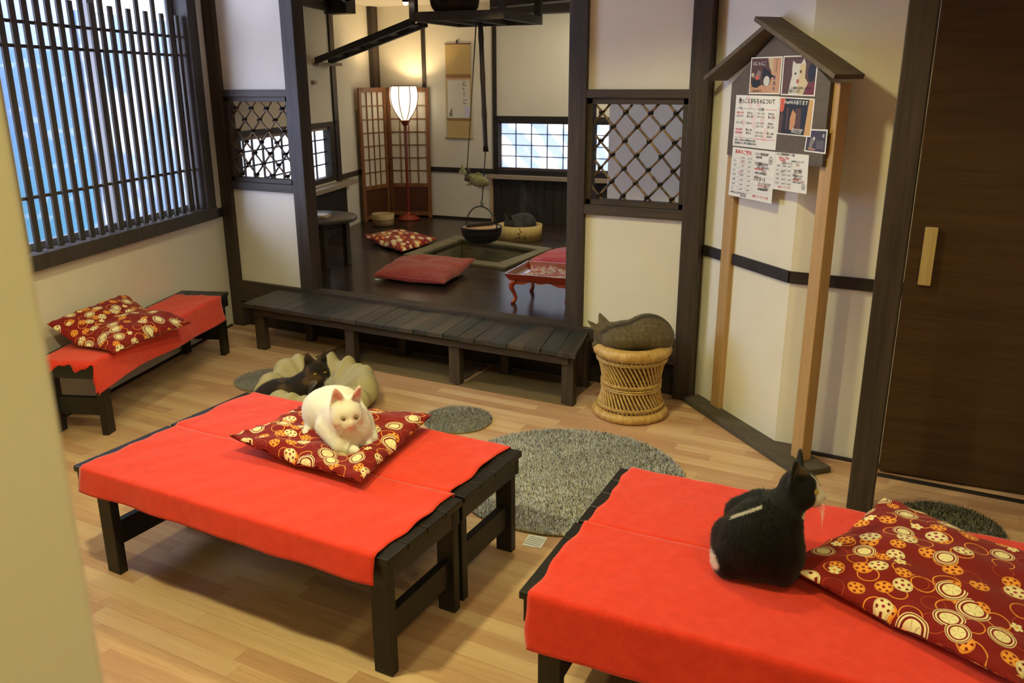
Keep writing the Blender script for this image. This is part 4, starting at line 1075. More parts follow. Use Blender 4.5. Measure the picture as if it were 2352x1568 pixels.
for k, ch in enumerate('にゃーご'):
    if ch == 'ー': m.prism([bat(.329, 1.595-.048*0), bat(.334, 1.597), bat(.332, 1.545), bat(.327, 1.549)], BN*.0003)
    else: text_mesh(m, ch, lambda x, y, k=k: bat(.312+x*(.7 if ch == 'ゃ' else 1), (1.655, 1.612, 0, 1.485)[k]+y), .05 if ch != 'ゃ' else .04, 0)
mesh_obj('calligraphy', m, INK, pn)
m = MB()
m.prism([bat(.158, 1.36), bat(.195, 1.358), bat(.198, 1.385), (bat(.192, 1.41)), bat(.200, 1.43), bat(.193, 1.437), bat(.185, 1.428), bat(.177, 1.436), bat(.176, 1.415), bat(.160, 1.39)], BN*.0003)
mesh_obj('cat_figure', m, mat('ink_wash', (.22, .2, .18), .8), pn)
mesh_obj('card', sbox(.338, .393, 1.36, 1.452, .0105, .0118), mat('lilac_card', (.62, .62, .85), .6), hs)
mesh_obj('roller', MB().tube([BP(.118, .014, 1.155), BP(.418, .014, 1.155)], .011, 12), gold, hs)
mesh_obj('top_rod', MB().tube([BP(.126, .008, 2.048), BP(.410, .008, 2.048)], .0055, 8), mat('scroll_rod', (.16, .07, .03), .5), hs)
mesh_obj('hook', MB().bb(tuple(BP(.256, .012, 2.05)), tuple(BP(.266, 0, 2.085))), M['black'], hs)

# round table and booklet
TC = Vector((-4.36, 4.98, 0))
tbl = thing('round_table', 'low round black table behind the window side pillar', 'table', (TC.x, TC.y, ZF))
M['tbl'] = wood('black_table_wood', (.028, .025, .024), (.055, .05, .05), 'x', rough=.32, bump=.05)
mesh_obj('table_top', MB().lathe([(0, .700), (.31, .700), (.318, .694), (.318, .676), (.31, .668), (0, .668)], TC, 64), M['tbl'], tbl)
mesh_obj('apron', MB().lathe([(.20, .668), (.21, .64), (.20, .62), (.0, .62)], TC, 40), M['tbl'], tbl)
for a in (-.62, .42, 2.2, 3.6):
    c = TC+Vector((.235*math.cos(a), .235*math.sin(a), 0)); mesh_obj('leg', MB().bb((c.x-.022, c.y-.022, ZF), (c.x+.022, c.y+.022, .668)), M['post'], tbl, .003)
bkx = thing('booklet_stack', 'small pile of pale booklets on the round table', 'booklets', (-4.30, 4.94, .70))
m1 = MB(); m1.v = []
R_b = Matrix.Translation((-4.30, 4.945, 0)) @ Matrix.Rotation(.35, 4, 'Z')
def rb(p, q):
    m = MB().bb(p, q); m.v = [tuple(R_b @ Vector(v)) for v in m.v]; return m
mesh_obj('booklet', rb((-.09, -.065, .701), (.085, .06, .716)), mat('booklet_tan', (.50, .38, .2), .6), bkx, .001)
mesh_obj('booklet', rb((-.10, -.06, .7165), (.07, .065, .724)), M['white_paper'], bkx, .001)

# lacquer tray table
ty = thing('lacquer_tray_table', 'red lacquer tray table on curved cabriole legs beside the pillar', 'tray table', (-2.27, 4.77, ZF))
TT = Matrix.Translation((-2.27, 4.775, 0)) @ Matrix.Rotation(.12, 4, 'Z')
def tp(x, y, z): return TT @ Vector((x, y, z))
hx, hy = .205, .195
m = MB()
m.hull8([tp(*p) for p in ((-hx, -hy, .485), (hx, -hy, .485), (hx, hy, .485), (-hx, hy, .485))], [tp(*p) for p in ((-hx, -hy, .497), (hx, -hy, .497), (hx, hy, .497), (-hx, hy, .497))])
mesh_obj('tray', m, M['lacquer'], ty, .002)
m = MB(); ex = .022
rimb = [(-hx, -hy), (hx, -hy), (hx, hy), (-hx, hy)]; rimt = [(-hx-ex, -hy-ex), (hx+ex, -hy-ex), (hx+ex, hy+ex), (-hx-ex, hy+ex)]
for i in range(4):
    j = (i+1) % 4
    a, b, c, d_ = rimb[i], rimb[j], rimt[j], rimt[i]
    k = .94
    m.hull8([tp(*a, .487), tp(*b, .487), tp(b[0]*k, b[1]*k, .487), tp(a[0]*k, a[1]*k, .487)], [tp(*d_, .527), tp(*c, .527), tp(c[0]*.955, c[1]*.955, .527), tp(d_[0]*.955, d_[1]*.955, .527)])
mesh_obj('rim', m, M['lacq2'], ty, .001)
for sx_ in (-1, 1):
    for sy_ in (-1, 1):
        m = MB()
        pts = [(.165, .165, .482), (.188, .188, .462), (.190, .190, .43), (.176, .176, .395), (.168, .168, .365), (.178, .178, .342), (.190, .190, .334)]
        m.tube([tp(sx_*a, sy_*b*.96, z) for a, b, z in pts], [.026, .022, .016, .0125, .012, .014, .012], 10)
        mesh_obj('leg', m, M['lacq2'], ty)
m = MB()
for s_ in (-1, 1):
    for ax in (0, 1):
        pl = []
        for t in np.linspace(-1, 1, 21): pl.append((t*.165, .482-.012-.022*abs(t)**3-.006*math.cos(t*9)))
        poly = [(p, .484) for p, _ in pl]+[(p, z) for p, z in reversed(pl)]
        if ax == 0: m.prism([tp(p, s_*.18, z) for p, z in poly], (TT.to_3x3() @ Vector((0, .008, 0))))
        else: m.prism([tp(s_*.18, p, z) for p, z in poly], (TT.to_3x3() @ Vector((.008, 0, 0))))
mesh_obj('scalloped_apron', m, M['lacq2'], ty)
def flow_fn(n):
    p = n.coord('Object', (1, 1, 1)); v = n.vor(p, 26.0); a = n.noise(p, 18, 3); d_ = E(n.nt, v.outputs['Distance'])
    c = n.mix(a.step(.42, .52), (.55, .10, .10), (.62, .45, .38)); c = n.mix(d_.lt(.22), c, (.66, .55, .28)); c = n.mix(n.noise(p, 33, 2).step(.56, .6), c, (.35, .03, .05))
    return {'col': c}
m = MB()
m.grid(lambda a, b: tuple(tp(-.15+.36*a+.03*math.sin(b*4), -.165+.30*b+.02*math.sin(a*5)-.10*a*(b-.5)*0, .502+.010*abs(math.sin(a*7+b*5))*(.3+b)+.004*max(0, b-.8))), 24, 24)
tag(mesh_obj('folded_cloth', m, mat('flower_crepe', rough=.8, fn=flow_fn), None, solid=.003), 'pink flowered crepe cloth lying in the red tray table', 'cloth')
# faint steam over the pot
def smoke():
    m = bpy.data.materials.new('thin_steam'); m.use_nodes = True; nt = m.node_tree; nt.nodes.clear(); n = NT(nt)
    out = n.new('ShaderNodeOutputMaterial'); vs = n.new('ShaderNodeVolumeScatter'); vs.inputs['Color'].default_value = (.9, .93, 1, 1)
    p = n.pos(); x, y, z = n.sep(p)
    a = n.noise(n.comb(x*9+z*2.0, y*9, z*3.2), 1.0, 4, .6).step(.52, .72)
    cx = (x+2.98-(z-.6)*.10).abs(); fall = (1.0-(cx/.13).mn(1.0))
    dens = a*fall*((z-.55)/.12).mx(0.0).mn(1.0)*((1.02-z)/.2).mx(0.0).mn(1.0)*1.5
    nt.links.new(dens.s, vs.inputs['Density']); nt.links.new(vs.outputs[0], out.inputs['Volume'])
    return m
o = mesh_obj('steam', MB().bb((-3.15, 5.72, .55), (-2.80, 6.0, 1.02)), smoke(), None)
tag(o, 'faint wisp of steam rising beside the iron pot', 'steam', None, 'stuff')
# ================================================================== CUSHIONS
def motif_fn(n, k=1.0):
    uv = n.new('ShaderNodeTexCoord').outputs['UV']
    base = S(128, 24, 20)
    cream, ora = S(238, 226, 176), S(240, 160, 60)
    col = None
    def layer(col, scale, off, seed, kinds):
        mp = n.new('ShaderNodeMapping'); n.nt.links.new(uv, mp.inputs[0]); mp.inputs['Location'].default_value = (off, off*.7, 0); mp.inputs['Rotation'].default_value = (0, 0, seed)
        v = n.vor(mp.outputs[0], scale, .72)
        x, y, _ = n.sep(mp.outputs[0]); px, py, _ = n.sep(v.outputs['Position']); rr, rg, rb = n.sep(v.outputs['Color'])
        dx, dy = (x-px)*scale, (y-py)*scale
        r = (dx*dx+dy*dy).sqrt(); a = dy.atan2(dx)+rg*6.28
        pet = (a*2.5).cos().abs(); c5 = (a*5.0).cos()
        r = r/(rb*.3+.82)
        dot = r.lt(.055)
        masks = []
        for lo, hi, kind in kinds:
            sel = rr.gt(lo)*rr.lt(hi)
            if kind == 'big':
                masks.append((sel*r.lt(.42), base)); masks.append((sel*((r.lt(.235))+(r.gt(.295)*r.lt(.34))+(r.gt(.375)*r.lt(.40))).mn(1.0), cream))
                masks.append((sel*r.gt(.05)*r.lt(.21)*(c5.lt(-.93))*.45, base))
            elif kind == 'ora':
                masks.append((sel*r.lt(.31), ora)); masks.append((sel*r.gt(.15)*r.lt(.25)*c5.lt(-.35), base)); masks.append((sel*dot, base)); masks.append((sel*r.gt(.265)*r.lt(.285)*.6, base))
            elif kind == 'cre':
                masks.append((sel*r.lt(.30), cream)); masks.append((sel*r.gt(.155)*r.lt(.235)*c5.lt(-.3), base)); masks.append((sel*dot, S(170, 40, 70))); masks.append((sel*r.gt(.255)*r.lt(.275)*.5, base))
            elif kind == 'plum':
                masks.append((sel*(r.lt(pet*.085+.125)), cream)); masks.append((sel*dot, ora))
            elif kind == 'ring':
                masks.append((sel*r.gt(.355)*r.lt(.395), ora))
            elif kind == 'ring2':
                masks.append((sel*r.gt(.36)*r.lt(.378), S(190, 90, 40)))
        for mk, c in masks: col = n.mix(mk, col, c)
        return col
    c = n.mix(0.0, base, base)
    c = layer(c, 13.6*k, .13, .4, ((0, .55, 'ring'), (.55, .8, 'ring2')))
    c = layer(c, 14.6*k, .41, 1.1, ((0, .50, 'ora'), (.50, .68, 'ring2')))
    c = layer(c, 12.0*k, .77, 2.0, ((0, .30, 'big'), (.30, .54, 'cre'), (.54, .74, 'plum')))
    f = n.noise(uv, 900, 1)
    return {'col': c, 'bump': (f, .1, .0006)}
M['motif'] = mat('maroon_plum_blossom_cotton', rough=.85, spec=.2, fn=motif_fn, sheen=.1)
def dots_fn(n):
    uv = n.new('ShaderNodeTexCoord').outputs['UV']; x, y, _ = n.sep(uv)
    row = (y*105.0).floor(); px = (x*105.0+(row*.5).frac()).frac()-.5; py = (y*105.0).frac()-.5
    d = (px*px+py*py).sqrt()
    b = n.noise(uv, 3, 2)
    c = n.mix(b.step(.3, .7), (.20, .014, .014), (.25, .019, .018))
    return {'col': n.mix(d.lt(.22), c, (.46, .14, .09))}
M['dots'] = mat('red_cloth_with_pin_dots', rough=.85, fn=dots_fn, sheen=.15)
M['crim'] = mat('crimson_cloth', rough=.8, fn=lambda n: {'col': n.mix(n.noise(n.pos(), 60, 3).step(.3, .7), (.34, .018, .045), (.42, .03, .065))}, sheen=.3)

def cushion(label, cs, ch, zs, T, material, seed, dents=(), pinch=.06, size=.55, cat='cushion', name='cushion', tuft=0, group=None, N=72, flat=.35, wr=1.0):
    # cs: 4 corner (x,y) points in order; ch: corner heights above the supporting height function zs(x,y); T: half thickness
    P = [Vector((c[0], c[1], 0)) for c in cs]
    rs = random.Random(seed); ph = [rs.uniform(0, 6.28) for _ in range(12)]
    def base(u_, v_):
        a, b = (u_+1)/2, (v_+1)/2
        p = P[0]*(1-a)*(1-b)+P[1]*a*(1-b)+P[2]*a*b+P[3]*(1-a)*b
        h = ch[0]*(1-a)*(1-b)+ch[1]*a*(1-b)+ch[2]*a*b+ch[3]*(1-a)*b
        return p, h
    cc = sum(P, Vector())/4
    def pt(u_, v_, side):
        p, h = base(u_*(1-pinch*(1-v_*v_)*u_*u_), v_*(1-pinch*(1-u_*u_)*v_*v_))
        e = max(0.0, (1-u_*u_)*(1-v_*v_))
        th = T*e**.42
        w = .0035*wr*(math.sin(u_*9+v_*5+ph[0])+math.sin(v_*11-u_*4+ph[1]))*e**.3
        edge = 1-min(1-abs(u_), 1-abs(v_))
        w += .006*wr*max(0, edge-.55)*(math.sin(u_*24+ph[2])*math.cos(v_*22+ph[3]))
        hh = h*(max(abs(u_), abs(v_))**3)*(abs(u_*v_)**.6)
        s0 = zs(p.x, p.y)
        # lower side sits on the support, upper side domed
        lo = s0+.002+hh+(T*flat*(1-e**.35))
        if side < 0: z = lo-.0015*min(1, e*20)
        else:
            z = lo+1.75*th*1.0+w
            for dx_, dy_, rad, dep in dents:
                q = ((p.x-dx_)**2+(p.y-dy_)**2)/rad**2
                z -= dep*math.exp(-q)*(e**.3)
            z = max(z, lo+.003*min(1, e*20))
        return (p.x, p.y, z)
    m = MB(); vs = []; uvs = []
    g = N
    def prm(i):
        t = -1+2*i/g
        return math.copysign(1-(1-abs(t))**1.25, t)
    for side in (1, -1):
        o_ = len(vs)
        for j in range(g+1):
            for i in range(g+1):
                u_, v_ = prm(i), prm(j); vs.append(pt(u_, v_, side)); uvs.append((u_*size/2+.5+(.37 if side < 0 else 0), v_*size/2+.5))
        for j in range(g):
            for i in range(g):
                q = (o_+j*(g+1)+i, o_+j*(g+1)+i+1, o_+(j+1)*(g+1)+i+1, o_+(j+1)*(g+1)+i)
                m.f.append(q if side > 0 else tuple(reversed(q))); m.m.append(0); m.sm.append(True)
    m.v = vs
    # join the seam
    me = bpy.data.meshes.new(name); me.from_pydata(vs, [], m.f); me.materials.append(material)
    me.polygons.foreach_set('use_smooth', [True]*len(m.f))
    ul = me.uv_layers.new(name='UVMap')
    idx = np.empty(len(me.loops), np.int32); me.loops.foreach_get('vertex_index', idx)
    ul.data.foreach_set('uv', np.array(uvs, np.float32)[idx].ravel())
    import bmesh
    bm = bmesh.new(); bm.from_mesh(me); bmesh.ops.remove_doubles(bm, verts=bm.verts[:], dist=.00001); bmesh.ops.recalc_face_normals(bm, faces=bm.faces[:]); bm.to_mesh(me); bm.free()
    o = bpy.data.objects.new(name, me); COL.objects.link(o); WM[o.name] = Matrix.Identity(4)
    return tag(o, label, cat, group)
GC = None
bz = BH+.009
cushion('patterned maroon cushion under the white cat', [(-2.165, 1.945), (-1.575, 1.925), (-1.665, 2.485), (-2.18, 2.36)], (.05, .012, .03, .02), lambda x, y: bz, .054, M['motif'], 11, wr=1.7, dents=((-1.87, 2.15, .13, .035), (-1.74, 2.06, .08, .03)), pinch=.05)
cushion('big patterned maroon cushion at the near right bench edge', [(-.286, 2.028), (.245, 1.80), (.44, 2.34), (-.085, 2.56)], (.03, .02, .02, .03), lambda x, y: bz, .05, M['motif'], 23, dents=((.05, 2.15, .2, .008),), pinch=.055)
def zl(x, y):
    nd = (Vector((x, y, 0))-L0).dot(LN)
    return bz+max(0, .20-nd)*.62-max(0, nd-.375)*.30
cushion('patterned maroon cushion slumped on the bench under the lattice window', [(-3.936, 2.467), (-3.55, 2.53), (-3.69, 3.14), (-4.13, 3.076)], (.0, .0, .0, .0), zl, .05, M['motif'], 31, dents=((-3.70, 2.54, .05, .035),), pinch=.05)
cushion('patterned maroon cushion on the raised floor left of the hearth', [(-4.60, 5.86), (-3.97, 5.55), (-3.98, 6.10), (-4.60, 6.38)], (.05, .01, .03, .02), lambda x, y: ZF, .055, M['motif'], 41, pinch=.05)
cd_ = cushion('red pin-dotted floor cushion in front of the hearth', [(-3.60, 4.675), (-3.02, 4.70), (-3.14, 5.33), (-3.76, 5.26)], (.012, .01, .06, .03), lambda x, y: ZF, .075, M['dots'], 51, dents=((-3.38, 4.98, .06, .03),), pinch=.03, size=.6)
mesh_obj('corner_tag', MB().bb((-3.592, 4.678, .342), (-3.556, 4.705, .346)), M['white_paper'], cd_)
cc_ = cushion('crimson floor cushion with a small blue embroidered mark by the pillar', [(-2.86, 5.60), (-2.28, 5.56), (-2.30, 6.12), (-2.86, 6.14)], (.01, .01, .02, .02), lambda x, y: ZF, .065, M['crim'], 61, pinch=.03, size=.58)
m = MB()
for (x, y, rx_) in ((-2.66, 5.84, .018), (-2.632, 5.85, .022), (-2.60, 5.835, .016), (-2.615, 5.865, .014)):
    m.add([(x+rx_*math.cos(q), y+rx_*.8*math.sin(q), .440) for q in np.linspace(0, 2*PI, 9)[:-1]], [tuple(range(8))])
mesh_obj('embroidery', m, mat('blue_thread', (.18, .26, .55), .7), cc_, solid=.008)

# ================================================================== SDF TOOLS (soft bodies)
def rotm(yaw=0, pitch=0, roll=0):
    return np.array(Matrix.Rotation(yaw, 3, 'Z') @ Matrix.Rotation(pitch, 3, 'Y') @ Matrix.Rotation(roll, 3, 'X'))
def ellipsoid(P, c, r, R=None):
    q = P-np.array(c)
    if R is not None: q = q @ R
    r = np.array(r); k0 = np.sqrt(((q/r)**2).sum(-1)); k1 = np.sqrt(((q/(r*r))**2).sum(-1))+1e-9
    return k0*(k0-1)/k1
def capsule(P, a, b, ra, rb):
    a, b = np.array(a), np.array(b); ab = b-a
    t = np.clip(((P-a)@ab)/(ab@ab), 0, 1)
    return np.sqrt(((P-a-t[..., None]*ab)**2).sum(-1))-(ra+(rb-ra)*t)
def smin(a, b, k):
    h = np.clip(k-np.abs(a-b), 0, None)/k
    return np.minimum(a, b)-h*h*k*.25
def smax(a, b, k): return -smin(-a, -b, k)
def surf_nets(fn, lo, hi, h):
    lo = np.array(lo); hi = np.array(hi); n = np.ceil((hi-lo)/h).astype(int)+1
    ax = [lo[i]+h*np.arange(n[i]) for i in range(3)]
    G = np.stack(np.meshgrid(*ax, indexing='ij'), -1)
    V = fn(G.reshape(-1, 3)).reshape(n)
    s = V < 0
    cnt = np.zeros(n-1); acc = np.zeros((*(n-1), 3))
    offs = [(i, j, k) for i in (0, 1) for j in (0, 1) for k in (0, 1)]
    def sl(o): return tuple(slice(o[i], n[i]-1+o[i]) for i in range(3))
    for a in offs:
        for d in range(3):
            if a[d]: continue
            b = list(a); b[d] = 1
            va, vb = V[sl(a)], V[sl(b)]; cr_ = (va < 0) != (vb < 0)
            t = np.where(cr_, va/np.where(cr_, va-vb, 1), 0)
            p = np.zeros((*(n-1), 3)); p[...] = a; p[..., d] += t
            acc += p*cr_[..., None]; cnt += cr_
    act = cnt > 0
    idx = -np.ones(n-1, int); idx[act] = np.arange(act.sum())
    ijk = np.argwhere(act)
    verts = lo+h*(ijk+acc[act]/cnt[act][:, None])
    F = []
    for d in range(3):
        e, f = [(1, 2), (2, 0), (0, 1)][d]
        A = V[tuple(slice(0, -1) if i == d else slice(1, -1) for i in range(3))]
        Bv = V[tuple(slice(1, None) if i == d else slice(1, -1) for i in range(3))]
        cr_ = (A < 0) != (Bv < 0)
        loc = np.argwhere(cr_); flip = (A < 0)[cr_]
        base = loc.copy(); base[:, e] += 1; base[:, f] += 1
        def gi(de, df):
            q = base.copy(); q[:, e] += de; q[:, f] += df; return idx[q[:, 0], q[:, 1], q[:, 2]]
        q = np.stack([gi(-1, -1), gi(0, -1), gi(0, 0), gi(-1, 0)], 1)
        q[~flip] = q[~flip][:, ::-1]
        F.append(q)
    F = np.concatenate(F); F = F[(F >= 0).all(1)]
    return verts, F
def nz3(P, f, seed=0):
    x, y, z = (P*f).T
    return (np.sin(x*1.7+seed+1.3*np.sin(y*1.1+seed))+np.sin(y*1.9-seed*2+1.2*np.sin(z*1.3))+np.sin(z*1.6+seed*.7+1.1*np.sin(x*1.2+2)))/3
FURM = mat('cat_fur', rough=.75, spec=.2, fn=lambda n: {'col': n.attr('Col')}, sheen=.15)
def sdf_obj(name, fn, colfn, lo, hi, h, M4, material, parent=None, label=None, cat=None, fur=None, smooth_it=1):
    v, f = surf_nets(fn, lo, hi, h)
    col = colfn(v)
    me = bpy.data.meshes.new(name)
    me.from_pydata(v.tolist(), [], f.tolist()); me.update()
    me.polygons.foreach_set('use_smooth', [True]*len(f))
    ca = me.color_attributes.new('Col', 'FLOAT_COLOR', 'POINT')
    ca.data.foreach_set('color', np.concatenate([col, np.ones((len(v), 1))], 1).astype(np.float32).ravel())
    me.materials.append(material)
    o = bpy.data.objects.new(name, me); COL.objects.link(o)
    o.matrix_world = M4; WM[o.name] = M4
    tag(o, label, cat)
    if fur:
        n_, L, w, flow, lift = fur
        rs = np.random.RandomState(5)
        nor = np.empty(len(v)*3, np.float32); me.vertices.foreach_get('normal', nor); nor = nor.reshape(-1, 3)
        # area weighted points
        a, b, c, d = (v[f[:, i]] for i in range(4))
        ar = np.linalg.norm(np.cross(c-a, d-b), axis=1)
        fi = rs.choice(len(f), n_, p=ar/ar.sum()); uu = rs.rand(n_, 1); vv = rs.rand(n_, 1)
        def bl(A): return (A[f[fi, 0]]*(1-uu)+A[f[fi, 1]]*uu)*(1-vv)+(A[f[fi, 3]]*(1-uu)+A[f[fi, 2]]*uu)*vv
        p = bl(v); N_ = bl(nor); N_ /= np.linalg.norm(N_, axis=1, keepdims=True)+1e-9
        C_ = colfn(p)*(.85+.3*rs.rand(n_, 1))
        fl = flow(p); fl = fl-N_*(fl*N_).sum(1, keepdims=True); fl /= np.linalg.norm(fl, axis=1, keepdims=True)+1e-6
        fl += rs.randn(n_, 3)*.25
        dr = fl*(1-lift)+N_*lift; dr /= np.linalg.norm(dr, axis=1, keepdims=True)
        sd = np.cross(dr, N_); sd /= np.linalg.norm(sd, axis=1, keepdims=True)+1e-9
        Lk = L(p)*(.6+.8*rs.rand(n_))
        V3 = np.stack([p-sd*w-N_*.001, p+sd*w-N_*.001, p+dr*Lk[:, None]], 1).reshape(-1, 3)
        mf = bpy.data.meshes.new('fur'); mf.from_pydata(V3.tolist(), [], np.arange(3*n_).reshape(-1, 3).tolist())
        ca = mf.color_attributes.new('Col', 'FLOAT_COLOR', 'POINT')
        ca.data.foreach_set('color', np.repeat(np.concatenate([C_, np.ones((n_, 1))], 1), 3, 0).astype(np.float32).ravel())
        mf.normals_split_custom_set_from_vertices(np.repeat(N_, 3, 0).tolist())
        mf.materials.append(material)
        of = bpy.data.objects.new('fur', mf); COL.objects.link(of); of.parent = o; of['kind'] = 'stuff'
    return o
def kid(parent, name, mb, m):
    me = bpy.data.meshes.new(name); me.from_pydata(mb.v, [], mb.f); me.polygons.foreach_set('use_smooth', mb.sm)
    for q in (m if isinstance(m, list) else [m]): me.materials.append(q)
    me.polygons.foreach_set('material_index', mb.m)
    import bmesh
    bm = bmesh.new(); bm.from_mesh(me); bmesh.ops.recalc_face_normals(bm, faces=bm.faces[:]); bm.to_mesh(me); bm.free()
    o = bpy.data.objects.new(name, me); COL.objects.link(o); o.parent = parent
    return o
def frame(o, fwd, rollz=0):
    f = Vector((fwd[0], fwd[1], 0)).normalized(); l = Vector((-f.y, f.x, 0))
    return Matrix(((f.x, l.x, 0, o[0]), (f.y, l.y, 0, o[1]), (0, 0, 1, o[2]), (0, 0, 0, 1)))
# ---- cat head: local head frame x forward, y left, z up, centre H, rotation R (head -> body)
def head_sdf(P, H, R, s=1.0, closed=False, earback=0.0):
    q = ((P-np.array(H)) @ R)/s
    d = ellipsoid(q, (0, 0, .004), (.050, .050, .044))
    d = smin(d, ellipsoid(q, (.018, .027, -.014), (.030, .026, .026)), .02)
    d = smin(d, ellipsoid(q, (.018, -.027, -.014), (.030, .026, .026)), .02)
    d = smin(d, ellipsoid(q, (.046, 0, -.010), (.022, .014, .014)), .022)
    d = smin(d, ellipsoid(q, (.046, .011, -.022), (.016, .014, .012)), .010)
    d = smin(d, ellipsoid(q, (.046, -.011, -.022), (.016, .014, .012)), .010)
    d = smin(d, ellipsoid(q, (.040, 0, -.033), (.018, .014, .010)), .012)
    if not closed:
        for sg in (1, -1): d = smax(d, -ellipsoid(q, (.050, sg*.0225, .007), (.010, .012, .008)), .008)
    for sg in (1, -1):
        a = np.array((-.006-.01*earback, sg*.026, .036)); b = np.array((-.010-.05*earback, sg*.044, .098-.03*earback))
        ey = np.array((.35, sg*.93, -.1)); 
        # flattened cone along a->b
        ax = (b-a)/np.linalg.norm(b-a); t = ((q-a)@ax)/np.linalg.norm(b-a)
        nrm = np.array((.86, sg*.36, .0)); nrm = nrm-ax*(nrm@ax); nrm /= np.linalg.norm(nrm); wd = np.cross(ax, nrm)
        tt = np.clip(t, -.15, 1); rad = .0285*(1-tt)**.75+.0025
        loc = q-a-np.clip(t, -.1, 1)[:, None]*(b-a)
        x_, y_, z_ = loc@nrm, loc@wd, loc@ax
        e = np.sqrt((x_/.42)**2+y_**2+z_**2)-rad
        cav = np.sqrt(((x_-.011)/.55)**2+y_**2+z_**2)-(rad-.004)
        ear = smax(e*.5, -cav*.55, .004)
        d = smin(d, ear, .012)
    return d*s
def head_q(P, H, R, s=1.0): return ((P-np.array(H)) @ R)/s
def face_parts(o, H, R, s, eyecol, nosecol, openness=1.0, whisk=True, look=0.0):
    R_ = np.array(R); H_ = np.array(H)
    def T(p): return tuple(H_+(np.array(p)*s) @ R_.T)
    eyem = mat('cat_eye', eyecol, .08, spec=.6)
    for sg in (1, -1):
        m = MB(); c = np.array((.0405, sg*.0215, .0075)); r = .0098
        vs = []; n1, n2 = 8, 16
        for i in range(n1+1):
            for j in range(n2):
                a, b = PI*i/n1, 2*PI*j/n2
                vs.append(T(c+r*np.array((math.cos(a), math.sin(a)*math.cos(b), openness*math.sin(a)*math.sin(b)))))
        m.add(vs, [(i*n2+j, i*n2+(j+1) % n2, (i+1)*n2+(j+1) % n2, (i+1)*n2+j) for i in range(n1) for j in range(n2)], 0, True)
        # pupil
        pv = [T(c+np.array((r*1.015, 0, 0))*1.0+np.array((-.0008*abs(math.cos(b)), .0042*math.cos(b)+look*.003, .0075*openness*math.sin(b)))) for b in np.linspace(0, 2*PI, 13)[:-1]]
        m.add(pv, [tuple(range(12))], 1)
        kid(o, 'eye', m, [eyem, mat('pupil', (.004, .004, .004), .1)])
    m = MB(); n2 = 12; vs = []
    for i in range(7):
        for j in range(n2):
            a, b = PI*i/6, 2*PI*j/n2
            vs.append(T(np.array((.0645, 0, -.012))+np.array((.005*math.cos(a), .0068*math.sin(a)*math.cos(b), .0048*math.sin(a)*math.sin(b)))))
    m.add(vs, [(i*n2+j, i*n2+(j+1) % n2, (i+1)*n2+(j+1) % n2, (i+1)*n2+j) for i in range(6) for j in range(n2)], 0, True)
    kid(o, 'nose', m, mat('cat_nose', nosecol, .45))
    if whisk:
        m = MB()
        wm = mat('whisker', (.8, .8, .78), .4)
        for sg in (1, -1):
            for k in range(5):
                m = MB(); a = np.array((.054, sg*.016, -.018-.003*k)); b = a+np.array((.022, sg*.055, .004-.010*k)); mid = (a+b)/2+np.array((.004, 0, .004))
                m.tube([T(a), T(mid), T(b)], [.0006, .0005, .0002], 4)
                kid(o, 'whisker', m, wm)
def blend(base, c, w): return base*(1-w[:, None])+np.array(c)*w[:, None]
def sst(x, a, b):
    t = np.clip((x-a)/(b-a), 0, 1); return t*t*(3-2*t)

# ---- white cat on the cushion
WF = (.86, -.51); W4 = frame((-1.848, 2.175, bz+.046), WF)
WR = rotm(math.radians(-4), math.radians(14), math.radians(-5)); WH = (.128, -.028, .138); WS = 1.0; WB = .95
def white_cat(P0):
    P = P0/WB
    d = ellipsoid(P, (-.080, 0, .080), (.122, .102, .086))
    d = smin(d, ellipsoid(P, (-.10, .055, .062), (.085, .052, .07)), .04)
    d = smin(d, ellipsoid(P, (-.10, -.055, .062), (.085, .052, .07)), .04)
    d = smin(d, ellipsoid(P, (.045, 0, .075), (.105, .082, .080)), .05)
    d = smin(d, ellipsoid(P, (.115, 0, .055), (.060, .062, .065)), .04)
    d = smin(d, capsule(P, (.06, 0, .10), tuple(q/WB for q in WH), .062, .046), .04)
    d = smin(d, capsule(P, (.03, .075, .06), (.13, .065, .02), .035, .024), .02)
    d = smin(d, capsule(P, (.03, -.075, .06), (.13, -.062, .02), .035, .024), .02)
    d = smin(d, capsule(P, (.12, -.055, .018), (.175, -.025, .012), .022, .017), .012)
    d = smin(d, ellipsoid(P, (.184, -.020, .012), (.020, .017, .014)), .008)
    d = smin(d, capsule(P, (.12, .055, .018), (.160, .035, .014), .022, .019), .012)
    d = smin(d, capsule(P, (-.18, -.04, .02), (-.05, -.125, .016), .02, .016), .015)
    d = d*WB
    d = smin(d, head_sdf(P0, WH, WR, WS), .016)
    return d
def white_col(P):
    q = head_q(P, WH, WR, WS)
    c = np.tile(np.array((.84, .815, .76)), (len(P), 1))
    ear = sst(q[:, 2], .042, .055)*sst(q[:, 0]+.25*np.abs(q[:, 1])*0, -.012, -.006)*(np.abs(q[:, 1]) > .018)
    c = blend(c, (.80, .40, .36), ear*.85)
    c = blend(c, (.82, .62, .52), sst(-np.abs(q[:, 1]), -.012, -.004)*sst(q[:, 0], .045, .055)*.15*(np.abs(q[:, 2]) < .03))
    slit = np.exp(-((np.abs(q[:, 1])-.021)/.012)**2-((q[:, 2]-.009)/.010)**2)*(q[:, 0] > .02)
    c = blend(c, (.70, .55, .42), np.clip(slit, 0, 1)*.5)
    c = blend(c, (.80, .72, .60), sst(nz3(P, 14, 2), .2, .8)*.25)
    return c
def fl_body(P): return np.stack([-np.ones(len(P)), P[:, 1]*1.5, -.6*np.ones(len(P))], 1)
